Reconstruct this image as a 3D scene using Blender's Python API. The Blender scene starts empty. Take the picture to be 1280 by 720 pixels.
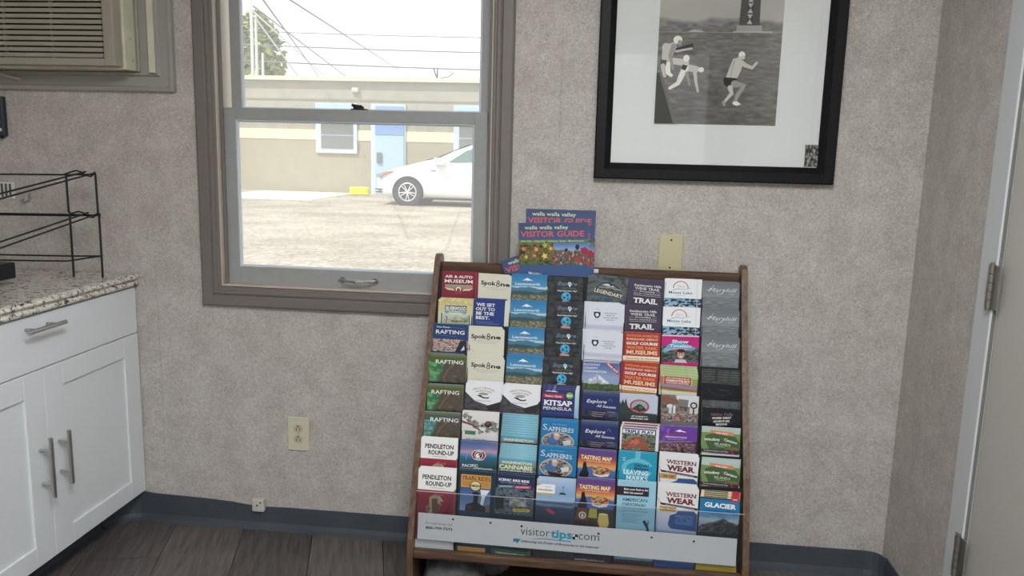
import bpy, bmesh, math, random
import numpy as np
from mathutils import Matrix, Vector
random.seed(4)
S = bpy.context.scene
COL = S.collection
PI = math.pi

# ------------------------------------------------------------------ camera
cam_d = bpy.data.cameras.new('camera')
cam = bpy.data.objects.new('camera', cam_d); COL.objects.link(cam)
cam_d.sensor_width = 36; cam_d.lens = 28.34; cam_d.clip_start = .05; cam_d.clip_end = 400
R = Matrix(((0.99309965, 0.04354942, -0.10888769), (0.11460197, -0.16332994, 0.97989271), (0.02488914, -0.98560985, -0.16719376)))
M = Matrix(((R[0][0], -R[0][1], -R[0][2]), (R[1][0], -R[1][1], -R[1][2]), (R[2][0], -R[2][1], -R[2][2]))).to_4x4()
M.translation = (0, -2.47, 1.2894)
cam.matrix_world = M
S.camera = cam
S.view_settings.view_transform = 'Standard'; S.view_settings.look = 'None'
S.view_settings.gamma = 1; S.view_settings.use_curve_mapping = False
S.view_settings.exposure = 0.27
LAMP = 21.0          # ceiling panels
# ------------------------------------------------------------------ sky and sun
W = bpy.data.worlds.new('sky'); S.world = W; W.use_nodes = True
nt = W.node_tree; nt.nodes.clear()
def wn(t): return nt.nodes.new(t)
tc = wn('ShaderNodeTexCoord'); mp = wn('ShaderNodeMapping'); mp.inputs['Scale'].default_value = (1, 1, 2.6)
nz = wn('ShaderNodeTexNoise'); nz.inputs['Scale'].default_value = 1.7; nz.inputs['Detail'].default_value = 5; nz.inputs['Roughness'].default_value = .55
cr = wn('ShaderNodeValToRGB'); cr.color_ramp.elements[0].position = .33; cr.color_ramp.elements[0].color = (.52, .76, .95, 1)
cr.color_ramp.elements[1].position = .47; cr.color_ramp.elements[1].color = (1, 1, 1, 1)
bg = wn('ShaderNodeBackground'); bg.inputs['Strength'].default_value = 1.28
ow = wn('ShaderNodeOutputWorld')
nt.links.new(tc.outputs['Generated'], mp.inputs['Vector']); nt.links.new(mp.outputs[0], nz.inputs['Vector'])
nt.links.new(nz.outputs['Fac'], cr.inputs['Fac']); nt.links.new(cr.outputs[0], bg.inputs['Color']); nt.links.new(bg.outputs[0], ow.inputs['Surface'])
sd = bpy.data.lights.new('sun', 'SUN'); sd.energy = 4.0; sd.angle = .02; sd.color = (1, .96, .88)
sun = bpy.data.objects.new('sun', sd); COL.objects.link(sun)
sun.rotation_euler = Vector((.45, .42, -.9)).to_track_quat('-Z', 'Y').to_euler()

# ------------------------------------------------------------------ materials
def lin(c):
    c = c / 255.0
    return c / 12.92 if c <= .04045 else ((c + .055) / 1.055) ** 2.4
def L3(rgb): return (lin(rgb[0]), lin(rgb[1]), lin(rgb[2]), 1)
def PC(rgb):          # printed inks: a little less saturated, blacks never quite black
    g = .3 * rgb[0] + .59 * rgb[1] + .11 * rgb[2]
    return L3([5 + .975 * (g + (c - g) * .86) for c in rgb])
MATS = {}
def mat(name, rgb, rough=.5, metal=0, noise=None, bump=None, spec=.5, emit=None, rgb2=None, stretch=(1, 1, 1), ramp=(.35, .65), rot=0):
    if name in MATS: return MATS[name]
    m = bpy.data.materials.new(name); m.use_nodes = True
    n = m.node_tree; b = n.nodes['Principled BSDF']
    b.inputs['Base Color'].default_value = L3(rgb); b.inputs['Roughness'].default_value = rough
    b.inputs['Metallic'].default_value = metal; b.inputs['Specular IOR Level'].default_value = spec
    if emit:
        b.inputs['Emission Color'].default_value = L3(rgb); b.inputs['Emission Strength'].default_value = emit
    if noise or bump:
        tc = n.nodes.new('ShaderNodeTexCoord'); mp = n.nodes.new('ShaderNodeMapping')
        mp.inputs['Scale'].default_value = stretch; mp.inputs['Rotation'].default_value = (0, 0, rot)
        n.links.new(tc.outputs['Object'], mp.inputs['Vector'])
    if noise:
        x = n.nodes.new('ShaderNodeTexNoise'); x.inputs['Scale'].default_value = noise; x.inputs['Detail'].default_value = 5; x.inputs['Roughness'].default_value = .6
        r = n.nodes.new('ShaderNodeValToRGB'); r.color_ramp.elements[0].position = ramp[0]; r.color_ramp.elements[1].position = ramp[1]
        r.color_ramp.elements[0].color = L3(rgb); r.color_ramp.elements[1].color = L3(rgb2 or rgb)
        n.links.new(mp.outputs[0], x.inputs['Vector']); n.links.new(x.outputs['Fac'], r.inputs['Fac']); n.links.new(r.outputs[0], b.inputs['Base Color'])
    if bump:
        y = n.nodes.new('ShaderNodeTexNoise'); y.inputs['Scale'].default_value = bump[0]; y.inputs['Detail'].default_value = 3
        q = n.nodes.new('ShaderNodeBump'); q.inputs['Strength'].default_value = bump[1]; q.inputs['Distance'].default_value = .001
        n.links.new(mp.outputs[0], y.inputs['Vector']); n.links.new(y.outputs['Fac'], q.inputs['Height']); n.links.new(q.outputs[0], b.inputs['Normal'])
    MATS[name] = m; return m

def wall_vinyl():
    m = bpy.data.materials.new('wall_vinyl'); m.use_nodes = True
    n = m.node_tree; b = n.nodes['Principled BSDF']; b.inputs['Roughness'].default_value = .55; b.inputs['Specular IOR Level'].default_value = .3
    tc = n.nodes.new('ShaderNodeTexCoord')
    def noise(sc, det, dist=0):
        x = n.nodes.new('ShaderNodeTexNoise'); x.inputs['Scale'].default_value = sc; x.inputs['Detail'].default_value = det
        x.inputs['Roughness'].default_value = .65; x.inputs['Distortion'].default_value = dist
        n.links.new(tc.outputs['Object'], x.inputs['Vector']); return x
    a = noise(150, 5, 1.8); c = noise(11, 2, .4)
    mx = n.nodes.new('ShaderNodeMath'); mx.operation = 'MULTIPLY_ADD'; mx.inputs[1].default_value = .22
    n.links.new(c.outputs['Fac'], mx.inputs[0])
    h = n.nodes.new('ShaderNodeMath'); h.operation = 'MULTIPLY'; h.inputs[1].default_value = .80
    n.links.new(a.outputs['Fac'], h.inputs[0]); n.links.new(h.outputs[0], mx.inputs[2])
    r = n.nodes.new('ShaderNodeValToRGB')
    e = r.color_ramp.elements; e[0].position = .41; e[0].color = L3((166, 160, 152)); e[1].position = .62; e[1].color = L3((212, 208, 202))
    k = e.new(.51); k.color = L3((190, 184, 177))
    n.links.new(mx.outputs[0], r.inputs['Fac']); n.links.new(r.outputs[0], b.inputs['Base Color'])
    q = n.nodes.new('ShaderNodeBump'); q.inputs['Strength'].default_value = .12; q.inputs['Distance'].default_value = .001
    n.links.new(a.outputs['Fac'], q.inputs['Height']); n.links.new(q.outputs[0], b.inputs['Normal'])
    return m
M_WALL = wall_vinyl()
M_CASE = mat('taupe_casing_paint', (122, 115, 110), .42)
M_CASEL = mat('cream_stop_paint', (196, 186, 172), .4)
M_SASH = mat('painted_sash', (164, 166, 164), .4, noise=30, rgb2=(158, 160, 158))
M_WHITE = mat('white_lacquer', (232, 237, 240), .35, bump=(60, .05))
M_DOORW = mat('door_paint', (190, 188, 180), .4)
M_JAMB = mat('white_jamb_paint', (206, 210, 212), .4)
M_STEEL = mat('brushed_steel', (190, 188, 184), .28, 1)
M_CHROME = mat('chrome', (200, 200, 205), .12, 1)
M_BLACK = mat('black_paint', (14, 15, 17), .35)
M_WIRE = mat('black_wire', (14, 15, 20), .35)
M_BASE = mat('slate_blue_vinyl', (78, 84, 91), .4, noise=5, rgb2=(69, 75, 83))
M_OAK = mat('brown_oak', (76, 56, 42), .4, noise=14, rgb2=(120, 92, 66), stretch=(8, 8, .7), bump=(80, .15))
M_OAKH = mat('brown_oak_rail', (66, 48, 38), .4, noise=14, rgb2=(104, 78, 58), stretch=(.7, 8, 8), bump=(80, .15))
M_DARK = mat('black_board', (12, 13, 16), .6)
M_PAPER = mat('paper_edge', (224, 224, 220), .6)
M_PLATE = mat('ivory_plastic', (214, 210, 184), .35)
M_PLATED = mat('ivory_device', (196, 188, 164), .35)
M_ACW = mat('ac_beige_plastic', (166, 160, 146), .45)
M_ACL = mat('ac_cream_metal', (222, 220, 196), .4, noise=12, rgb2=(208, 206, 184))
M_ACT = mat('trim_grey_paint', (160, 158, 152), .45)
M_GRAN = None

def print_mat(name='cover_print', rough=.32):
    m = bpy.data.materials.new(name); m.use_nodes = True
    n = m.node_tree; b = n.nodes['Principled BSDF']; b.inputs['Roughness'].default_value = rough; b.inputs['Specular IOR Level'].default_value = .35
    a = n.nodes.new('ShaderNodeAttribute'); a.attribute_name = 'Col'
    n.links.new(a.outputs['Color'], b.inputs['Base Color']); return m
M_PRINT = print_mat()
M_ARTP = print_mat('photo_print', .5)

def granite():
    m = bpy.data.materials.new('granite'); m.use_nodes = True
    n = m.node_tree; b = n.nodes['Principled BSDF']; b.inputs['Roughness'].default_value = .22
    tc = n.nodes.new('ShaderNodeTexCoord')
    x = n.nodes.new('ShaderNodeTexNoise'); x.inputs['Scale'].default_value = 75; x.inputs['Detail'].default_value = 4; x.inputs['Roughness'].default_value = .7; x.inputs['Distortion'].default_value = .8
    r = n.nodes.new('ShaderNodeValToRGB'); e = r.color_ramp.elements
    e[0].position = .35; e[0].color = L3((30, 30, 32)); e[1].position = .62; e[1].color = L3((232, 226, 212))
    for p, c in ((.40, (92, 88, 86)), (.44, (176, 168, 156)), (.50, (222, 218, 208))): k = e.new(p); k.color = L3(c)
    n.links.new(tc.outputs['Object'], x.inputs['Vector']); n.links.new(x.outputs['Fac'], r.inputs['Fac']); n.links.new(r.outputs[0], b.inputs['Base Color'])
    return m
M_GRAN = granite()

def glass_mat(name, haze=.05, refl=.5, tint=(1, 1, 1), dirt=0):
    m = bpy.data.materials.new(name); m.use_nodes = True
    n = m.node_tree; n.nodes.clear()
    o = n.nodes.new('ShaderNodeOutputMaterial'); t = n.nodes.new('ShaderNodeBsdfTransparent'); t.inputs[0].default_value = (*tint, 1)
    g = n.nodes.new('ShaderNodeBsdfGlossy'); g.inputs['Roughness'].default_value = .02
    f = n.nodes.new('ShaderNodeFresnel'); f.inputs['IOR'].default_value = 1.45
    k = n.nodes.new('ShaderNodeMath'); k.operation = 'MULTIPLY'; k.inputs[1].default_value = refl
    mx = n.nodes.new('ShaderNodeMixShader'); n.links.new(f.outputs[0], k.inputs[0]); n.links.new(k.outputs[0], mx.inputs[0]); n.links.new(t.outputs[0], mx.inputs[1]); n.links.new(g.outputs[0], mx.inputs[2])
    d = n.nodes.new('ShaderNodeBsdfTranslucent'); d.inputs[0].default_value = (.9, .92, .95, 1)
    m2 = n.nodes.new('ShaderNodeMixShader'); m2.inputs[0].default_value = haze
    if dirt:
        tc = n.nodes.new('ShaderNodeTexCoord'); x = n.nodes.new('ShaderNodeTexVoronoi'); x.inputs['Scale'].default_value = 26
        x2 = n.nodes.new('ShaderNodeMapRange'); x2.inputs['From Min'].default_value = .10; x2.inputs['From Max'].default_value = .03; x2.inputs['To Min'].default_value = haze; x2.inputs['To Max'].default_value = haze + dirt
        n.links.new(tc.outputs['Object'], x.inputs['Vector']); n.links.new(x.outputs['Distance'], x2.inputs['Value']); n.links.new(x2.outputs[0], m2.inputs[0])
    n.links.new(mx.outputs[0], m2.inputs[1]); n.links.new(d.outputs[0], m2.inputs[2]); n.links.new(m2.outputs[0], o.inputs['Surface'])
    return m
M_GLASS = glass_mat('window_glass', .15, .25, dirt=.22)
M_PGLASS = glass_mat('picture_glass', .0, .8)
M_ACRYL = glass_mat('clear_acrylic', .03, .6, (.93, .95, .96))

# ------------------------------------------------------------------ mesh helpers
def obj(name, bm, m, parent=None, loc=None, smooth=False):
    me = bpy.data.meshes.new(name)
    if isinstance(bm, bmesh.types.BMesh):
        bmesh.ops.recalc_face_normals(bm, faces=bm.faces); bm.to_mesh(me); bm.free()
    else: me = bm
    ms = m if isinstance(m, (list, tuple)) else [m]
    for k in ms:
        if k: me.materials.append(k)
    if smooth:
        for p in me.polygons: p.use_smooth = True
    o = bpy.data.objects.new(name, me); COL.objects.link(o)
    if parent: o.parent = parent
    if loc: o.location = loc
    return o
def empty(name, loc=(0, 0, 0), rz=0):
    o = bpy.data.objects.new(name, None); COL.objects.link(o); o.location = loc; o.rotation_euler = (0, 0, rz); o.empty_display_size = .05; return o
def tag(o, label=None, cat=None, group=None, kind=None):
    if label: o['label'] = label
    if cat: o['category'] = cat
    if group: o['group'] = group
    if kind: o['kind'] = kind
    return o
def struct(o): o['kind'] = 'structure'; return o
def box(bm, x0, x1, y0, y1, z0, z1, bev=0, seg=1, mi=0):
    r = bmesh.ops.create_cube(bm, size=1)
    vs = r['verts']
    for v in vs: v.co = ((x0 + x1) / 2 + v.co.x * (x1 - x0), (y0 + y1) / 2 + v.co.y * (y1 - y0), (z0 + z1) / 2 + v.co.z * (z1 - z0))
    fs = list({f for v in vs for f in v.link_faces})
    for f in fs: f.material_index = mi
    if bev:
        es = list({e for v in vs for e in v.link_edges})
        bmesh.ops.bevel(bm, geom=es, offset=bev, segments=seg, profile=.6, affect='EDGES')
    return vs
def B(*a, bev=0, seg=1):
    bm = bmesh.new(); box(bm, *a, bev=bev, seg=seg); return bm
def prism(bm, pts, a0, a1, axis='x', bev=0):
    # pts 2-D polygon; axis = extrusion axis
    def P(p, a):
        if axis == 'x': return (a, p[0], p[1])
        if axis == 'y': return (p[0], a, p[1])
        return (p[0], p[1], a)
    v0 = [bm.verts.new(P(p, a0)) for p in pts]; v1 = [bm.verts.new(P(p, a1)) for p in pts]
    n = len(pts); fs = [bm.faces.new(v0), bm.faces.new(v1[::-1])]
    for i in range(n): fs.append(bm.faces.new((v0[i], v0[(i + 1) % n], v1[(i + 1) % n], v1[i])))
    if bev:
        es = [e for e in fs[0].edges] + [e for e in fs[1].edges]
        bmesh.ops.bevel(bm, geom=es, offset=bev, segments=2, profile=.6, affect='EDGES')
    return bm
def tube(bm, pts, r, n=8, closed=False, cap=True):
    pts = [Vector(p) for p in pts]; rings = []
    rr = r if isinstance(r, (list, tuple)) else [r] * len(pts)
    ref = None
    for i, p in enumerate(pts):
        if closed: t = pts[(i + 1) % len(pts)] - pts[i - 1]
        else: t = pts[min(i + 1, len(pts) - 1)] - pts[max(i - 1, 0)]
        t.normalize()
        if ref is None: ref = t.orthogonal().normalized()
        ref = (ref - t * ref.dot(t)); ref = ref.normalized() if ref.length > 1e-6 else t.orthogonal().normalized()
        u = t.cross(ref)
        rings.append([bm.verts.new(p + (ref * math.cos(2 * PI * k / n) + u * math.sin(2 * PI * k / n)) * rr[i]) for k in range(n)])
    m = len(rings)
    for i in range(m if closed else m - 1):
        a, b = rings[i], rings[(i + 1) % m]
        for k in range(n): bm.faces.new((a[k], a[(k + 1) % n], b[(k + 1) % n], b[k]))
    if cap and not closed:
        bm.faces.new(rings[0][::-1]); bm.faces.new(rings[-1])
    return bm
def T(pts, r, n=8, closed=False):
    bm = bmesh.new(); tube(bm, pts, r, n, closed); return bm
def disc(bm, c, r, d, axis='y', n=24, r2=None):
    r2 = r if r2 is None else r2
    def P(a, rad, h):
        u, v = math.cos(a) * rad, math.sin(a) * rad
        return {'y': (c[0] + u, c[1] + h, c[2] + v), 'x': (c[0] + h, c[1] + u, c[2] + v), 'z': (c[0] + u, c[1] + v, c[2] + h)}[axis]
    v0 = [bm.verts.new(P(2 * PI * k / n, r, 0)) for k in range(n)]; v1 = [bm.verts.new(P(2 * PI * k / n, r2, d)) for k in range(n)]
    bm.faces.new(v0); bm.faces.new(v1[::-1])
    for k in range(n): bm.faces.new((v0[k], v0[(k + 1) % n], v1[(k + 1) % n], v1[k]))

# ------------------------------------------------------------------ flat print: covers drawn as coloured geometry
GL = {}
def glyph(ch, bold):
    k = (ch, bold)
    if k in GL: return GL[k]
    def mk(s):
        cu = bpy.data.curves.new('t', 'FONT'); cu.body = s; cu.size = 1; cu.resolution_u = 2; cu.offset = bold
        o = bpy.data.objects.new('t', cu); COL.objects.link(o)
        dg = bpy.context.evaluated_depsgraph_get(); me = o.evaluated_get(dg).to_mesh()
        vs = [(v.co.x, v.co.y) for v in me.vertices]; fs = [tuple(p.vertices) for p in me.polygons]
        bpy.data.objects.remove(o); bpy.data.curves.remove(cu)
        return vs, fs
    v, f = mk(ch); v2, _ = mk(ch + ch)
    if v: adv = (max(a[0] for a in v2) - min(a[0] for a in v2)) - (max(a[0] for a in v) - min(a[0] for a in v))
    else: adv = .3
    GL[k] = (v, f, adv); return GL[k]
STEM = {'A': [(.02, 'b'), (.98, 'b')], 'B': [(.1, 'b'), (.1, 't')], 'D': [(.1, 'b'), (.1, 't')], 'E': [(.1, 'b'), (.1, 't')], 'F': [(.15, 'b'), (.1, 't')],
        'H': [(.1, 'b'), (.1, 't'), (.9, 'b'), (.9, 't')], 'I': [(.5, 'b'), (.5, 't')], 'K': [(.1, 'b'), (.1, 't'), (.9, 'b'), (.85, 't')], 'L': [(.1, 'b'), (.1, 't')],
        'M': [(.08, 'b'), (.08, 't'), (.92, 'b'), (.92, 't')], 'N': [(.1, 'b'), (.1, 't'), (.9, 't')], 'P': [(.1, 'b'), (.1, 't')], 'R': [(.1, 'b'), (.1, 't'), (.95, 'b')],
        'S': [], 'T': [(.5, 'b')], 'U': [(.1, 't'), (.9, 't')], 'W': [(.03, 't'), (.5, 't'), (.97, 't')], 'V': [(.03, 't'), (.97, 't')], 'Y': [(.5, 'b'), (.03, 't'), (.97, 't')]}
class Cover:
    def __init__(s, w, h, bg, nobase=False):
        s.V = []; s.F = []; s.C = []; s.w = w; s.h = h; s.k = 0
        if not nobase: s.rect(0, 0, w, h, bg)
    def add(s, pts, faces, cols):
        n = len(s.V); s.k += 1; y = -(.00012 + .00005 * s.k)
        s.V += [(p[0] / 1000, y, -p[1] / 1000) for p in pts]
        s.F += [tuple(i + n for i in f) for f in faces]
        if isinstance(cols, tuple): s.C += [PC(cols)] * len(pts)
        else: s.C += cols
        return s
    def rect(s, x0, y0, x1, y1, c, rot=0):
        p = [(x0, y0), (x0, y1), (x1, y1), (x1, y0)]
        if rot:
            cx, cy, a = (x0 + x1) / 2, (y0 + y1) / 2, math.radians(rot)
            p = [(cx + (x - cx) * math.cos(a) - (y - cy) * math.sin(a), cy + (x - cx) * math.sin(a) + (y - cy) * math.cos(a)) for x, y in p]
        return s.add(p, [(0, 1, 2, 3)], c)
    def grad(s, x0, y0, x1, y1, c0, c1):
        return s.add([(x0, y0), (x0, y1), (x1, y1), (x1, y0)], [(0, 1, 2, 3)], [PC(c0), PC(c1), PC(c1), PC(c0)])
    def poly(s, p, c): return s.add(p, [tuple(range(len(p)))], c)
    def ell(s, cx, cy, rx, ry, c, n=20): return s.add([(cx + rx * math.cos(2 * PI * k / n), cy - ry * math.sin(2 * PI * k / n)) for k in range(n)], [tuple(range(n))], c)
    def ring(s, cx, cy, rx, ry, w, c, a0=0, a1=360, n=28):
        P = []; F = []
        for k in range(n + 1):
            a = math.radians(a0 + (a1 - a0) * k / n)
            P += [(cx + (rx - w) * math.cos(a), cy - (ry - w) * math.sin(a)), (cx + rx * math.cos(a), cy - ry * math.sin(a))]
        for k in range(n): F.append((2 * k, 2 * k + 1, 2 * k + 3, 2 * k + 2))
        return s.add(P, F, c)
    def line(s, pts, w, c, w2=None):
        P = []; F = []; w2 = w if w2 is None else w2; m = len(pts)
        for i, p in enumerate(pts):
            a = pts[max(i - 1, 0)]; b = pts[min(i + 1, m - 1)]; dx, dy = b[0] - a[0], b[1] - a[1]; l = math.hypot(dx, dy) or 1
            ww = (w + (w2 - w) * i / (m - 1)) / 2
            P += [(p[0] - dy / l * ww, p[1] + dx / l * ww), (p[0] + dy / l * ww, p[1] - dx / l * ww)]
        for i in range(m - 1): F.append((2 * i, 2 * i + 1, 2 * i + 3, 2 * i + 2))
        return s.add(P, F, c)
    def pic(s, x0, y0, x1, y1, fn, res=1.7, clip=None):
        nx = max(2, int((x1 - x0) / res)); ny = max(2, int((y1 - y0) / res))
        u, v = np.meshgrid(np.linspace(0, 1, nx + 1), np.linspace(0, 1, ny + 1))
        c = np.clip(fn(u, v), 0, 255).reshape(-1, 3); g_ = c @ np.array((.3, .59, .11)); c = (5 + .975 * (g_[:, None] + (c - g_[:, None]) * .86)) / 255
        c = np.where(c <= .04045, c / 12.92, ((c + .055) / 1.055) ** 2.4)
        P = [(x0 + (x1 - x0) * a, y0 + (y1 - y0) * b) for a, b in zip(u.ravel().tolist(), v.ravel().tolist())]
        W_ = nx + 1
        def keep(i, j): return clip is None or clip((i + .5) / nx, (j + .5) / ny)
        F = [(j * W_ + i, (j + 1) * W_ + i, (j + 1) * W_ + i + 1, j * W_ + i + 1) for j in range(ny) for i in range(nx) if keep(i, j)]
        return s.add(P, F, [(a[0], a[1], a[2], 1) for a in c.tolist()])
    def text(s, t, x, y, h, c, w=None, al='l', bold=0, shear=0, rot=0, serif=False, arc=None, gap=0):
        # x,y = left (or centre/right) of the baseline in mm; h = capital height
        bold = round(bold * (.6 if bold > 0 else 1), 3); sc = h / .73; P = []; F = []; X = 0; ext = []
        for ch in t:
            v, f, adv = glyph(ch, bold)
            n = len(P); P += [(X + a, b) for a, b in v]; F += [tuple(i + n for i in q) for q in f]
            if serif and ch in STEM and v:
                a0 = min(q[0] for q in v) + X; a1 = max(q[0] for q in v) + X
                for fr, tb in STEM[ch]:
                    cx = a0 + (a1 - a0) * fr; yy = 0 if tb == 'b' else .73; sg = 1 if tb == 'b' else -1; n = len(P)
                    P += [(cx - .14, yy), (cx + .14, yy), (cx + .14, yy + sg * .075), (cx - .14, yy + sg * .075)]; F.append((n, n + 1, n + 2, n + 3) if sg > 0 else (n + 3, n + 2, n + 1, n))
            X += adv + gap
        if not P: return s
        mx = max(p[0] for p in P); mn = min(p[0] for p in P); wid = (mx - mn) * sc
        sx = sc if w is None else w / (mx - mn)
        wid = (mx - mn) * sx
        ox = {'l': 0, 'c': -wid / 2, 'r': -wid}[al]
        out = []
        for a, b in P:
            px = (a - mn) * sx + ox + b * sc * shear; py = b * sc
            if arc:
                th = px / arc; rr = arc + py
                px, py = rr * math.sin(th), rr * math.cos(th) - arc
            ca, sa = math.cos(math.radians(rot)), math.sin(math.radians(rot))
            out.append((x + px * ca - py * sa, y - (px * sa + py * ca)))
        return s.add(out, F, c)
    def mesh(s, name, m=None):
        if name == 'cover' and s.w < 150: s.V = [(a, b_, c * .905 if c > -.12 else -.1086 + (c + .12) * 1.1056) for a, b_, c in s.V]
        me = bpy.data.meshes.new(name); me.from_pydata(s.V, [], s.F)
        at = me.color_attributes.new('Col', 'FLOAT_COLOR', 'POINT')
        at.data.foreach_set('color', np.array(s.C, dtype=np.float32).ravel())
        me.materials.append(m or M_PRINT); return me
def vn(u, v, f, seed, fy=None):
    rs = np.random.RandomState(seed); fy = fy or f
    g = rs.rand(int(fy) + 2, int(f) + 2); x = u * f; y = v * fy
    i = np.floor(x).astype(int).clip(0, g.shape[1] - 2); j = np.floor(y).astype(int).clip(0, g.shape[0] - 2)
    a = x - i; b = y - j; a = a * a * (3 - 2 * a); b = b * b * (3 - 2 * b)
    return (g[j, i] * (1 - a) + g[j, i + 1] * a) * (1 - b) + (g[j + 1, i] * (1 - a) + g[j + 1, i + 1] * a) * b
def ramp(t, stops):
    t = np.clip(t, 0, 1); xs = [q[0] for q in stops]
    return np.stack([np.interp(t, xs, [q[1][k] for q in stops]) for k in range(3)], -1)
def busy(pal, f=14, seed=1, fy=None):
    st = [(i / (len(pal) - 1), c) for i, c in enumerate(pal)]
    def fn(u, v):
        t = .6 * vn(u, v, f, seed, fy) + .4 * vn(u, v, f * 2, seed + 1, (fy or f) * 2)
        return ramp((t - .22) * 1.8, st)
    return fn
def vgrad(stops, amp=0, f=8, seed=3, fy=None):
    def fn(u, v):
        t = v + (amp * (vn(u, v, f, seed, fy) - .5) if amp else 0)
        return ramp(t, stops)
    return fn
def mix(a, b, mask): return a * (1 - mask[..., None]) + b * mask[..., None]
def ridge(u, base, amp, f, seed): return base + amp * (vn(u, u * 0, f, seed) - .5) + amp * .3 * (vn(u, u * 0, f * 3, seed + 5) - .5)

# ================================================================== SETTING
def holed_panel(x0, x1, z0, z1, hx0, hx1, hz0, hz1, y0=0, y1=.1):
    bm = bmesh.new()
    for a in ((x0, hx0, z0, z1), (hx1, x1, z0, z1), (hx0, hx1, z0, hz0), (hx0, hx1, hz1, z1)):
        if a[1] - a[0] > .001: box(bm, a[0], a[1], y0, y1, a[2], a[3])
    bmesh.ops.remove_doubles(bm, verts=bm.verts, dist=.0001)
    return bm
XL, XR, YF, ZC = -2.14, .913, -4.4, 2.32
WX0, WX1, WZ0, WZ1 = -1.225, -.345, .835, 1.90
wb = struct(obj('wall_back', holed_panel(XL - .1, XR + .1, -.09, ZC + .1, WX0 - .01, WX1 + .01, WZ0 - .01, WZ1 + .01, .004, .11), M_WALL))
for a, b_ in ((XL, -1.4517), (-1.451, -.142), (-.1413, XR)):
    if b_ == -.142: obj('panel', holed_panel(a, b_, 0, ZC, WX0 - .005, WX1 + .005, WZ0 - .005, WZ1 + .005, 0, .004), M_WALL, wb)
    else: obj('panel', B(a, b_, 0, .004, 0, ZC), M_WALL, wb)
struct(obj('wall_left', B(XL - .1, XL, YF, .0, 0, ZC), M_WALL))
# right wall with the doorway
DY0, DY1 = -1.36, -.50
bm = bmesh.new()
box(bm, XR, XR + .1, DY1, 0, 0, ZC); box(bm, XR, XR + .1, YF, DY0, 0, ZC); box(bm, XR, XR + .1, DY0, DY1, 2.05, ZC)
struct(obj('wall_right', bm, M_WALL))
# front wall (behind the camera) with two daylight openings
bm = bmesh.new()
FO = [(-1.6, -.45), (-.35, .85)]
box(bm, XL - .1, FO[0][0], YF - .1, YF, 0, ZC); box(bm, FO[0][1], FO[1][0], YF - .1, YF, 0, ZC); box(bm, FO[1][1], XR + .1, YF - .1, YF, 0, ZC)
for a, b_ in FO: box(bm, a, b_, YF - .1, YF, 0, .15); box(bm, a, b_, YF - .1, YF, 2.15, ZC)
struct(obj('wall_front', bm, M_WALL))
for i, (a, b_) in enumerate(FO):
    w_ = struct(empty('window_%d' % (i + 2), ((a + b_) / 2, YF - .05, .15)))
    bm = bmesh.new(); hw = (b_ - a) / 2
    box(bm, -hw, -hw + .05, -.03, .03, 0, 2.0); box(bm, hw - .05, hw, -.03, .03, 0, 2.0); box(bm, -hw + .05, hw - .05, -.03, .03, 0, .05); box(bm, -hw + .05, hw - .05, -.03, .03, 1.95, 2.0); box(bm, -hw + .05, hw - .05, -.02, .02, .9, .94)
    obj('window_frame', bm, M_SASH, w_)
    obj('window_glass', B(-hw + .05, hw - .05, -.002, .002, .05, 1.95), M_PGLASS, w_)
struct(obj('ceiling', B(XL - .1, XR + .1, YF - .1, .11, ZC, ZC + .08), mat('ceiling_white', (226, 224, 218), .7, bump=(40, .3))))
# floor and planks
fl = struct(obj('floor', B(XL - .1, XR + .1, YF - .1, .1, -.08, -.006), M_DARK))
FM = [mat('plank_%s' % 'abc'[i], c, .42, noise=9, rgb2=c2, stretch=(7, .6, 1), bump=(60, .25), ramp=(.3, .7)) for i, (c, c2) in enumerate([((66, 61, 60), (112, 105, 101)), ((76, 71, 68), (120, 113, 108)), ((60, 56, 55), (104, 98, 94))])]
pa = math.radians(16.4); pm = {}
pw, plen = .232, 1.22
ux, uy = math.cos(pa), math.sin(pa); dx, dy = -math.sin(pa), math.cos(pa)
def clip_poly(poly, x0, x1, y0, y1):
    for ax, s_, lim in ((0, 1, x0), (0, -1, x1), (1, 1, y0), (1, -1, y1)):
        out = []
        for i in range(len(poly)):
            p, q = poly[i - 1], poly[i]; dp = s_ * (p[ax] - lim); dq = s_ * (q[ax] - lim)
            if (dp >= 0) != (dq >= 0):
                t = dp / (dp - dq); out.append((p[0] + (q[0] - p[0]) * t, p[1] + (q[1] - p[1]) * t))
            if dq >= 0: out.append(q)
        poly = out
        if not poly: return []
    return poly
prs = random.Random(3)
for i in range(-14, 14):
    off = prs.random() * plen
    for j in range(-6, 4):
        # line through (-1.358,-.2) is a seam
        cs = (i * pw, j * plen + off)
        def P2(a, b_): return (-1.358 + ux * a + dx * b_, -.2 + uy * a + dy * b_)
        g = .0012
        q = [P2(cs[0] + g, cs[1] + g), P2(cs[0] + pw - g, cs[1] + g), P2(cs[0] + pw - g, cs[1] + plen - g), P2(cs[0] + g, cs[1] + plen - g)]
        q = clip_poly(q, XL, XR, YF, 0)
        if len(q) < 3: continue
        cx = sum(p[0] for p in q) / len(q); cy = sum(p[1] for p in q) / len(q)
        bm = bmesh.new()
        ca, sa = math.cos(-pa), math.sin(-pa)
        loc = [((x - cx) * ca - (y - cy) * sa, (x - cx) * sa + (y - cy) * ca) for x, y in q]
        prism(bm, loc, -.006, 0, 'z')
        o = obj('plank', bm, FM[prs.randrange(3)], fl, (cx, cy, 0)); o.rotation_euler = (0, 0, pa)

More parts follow.
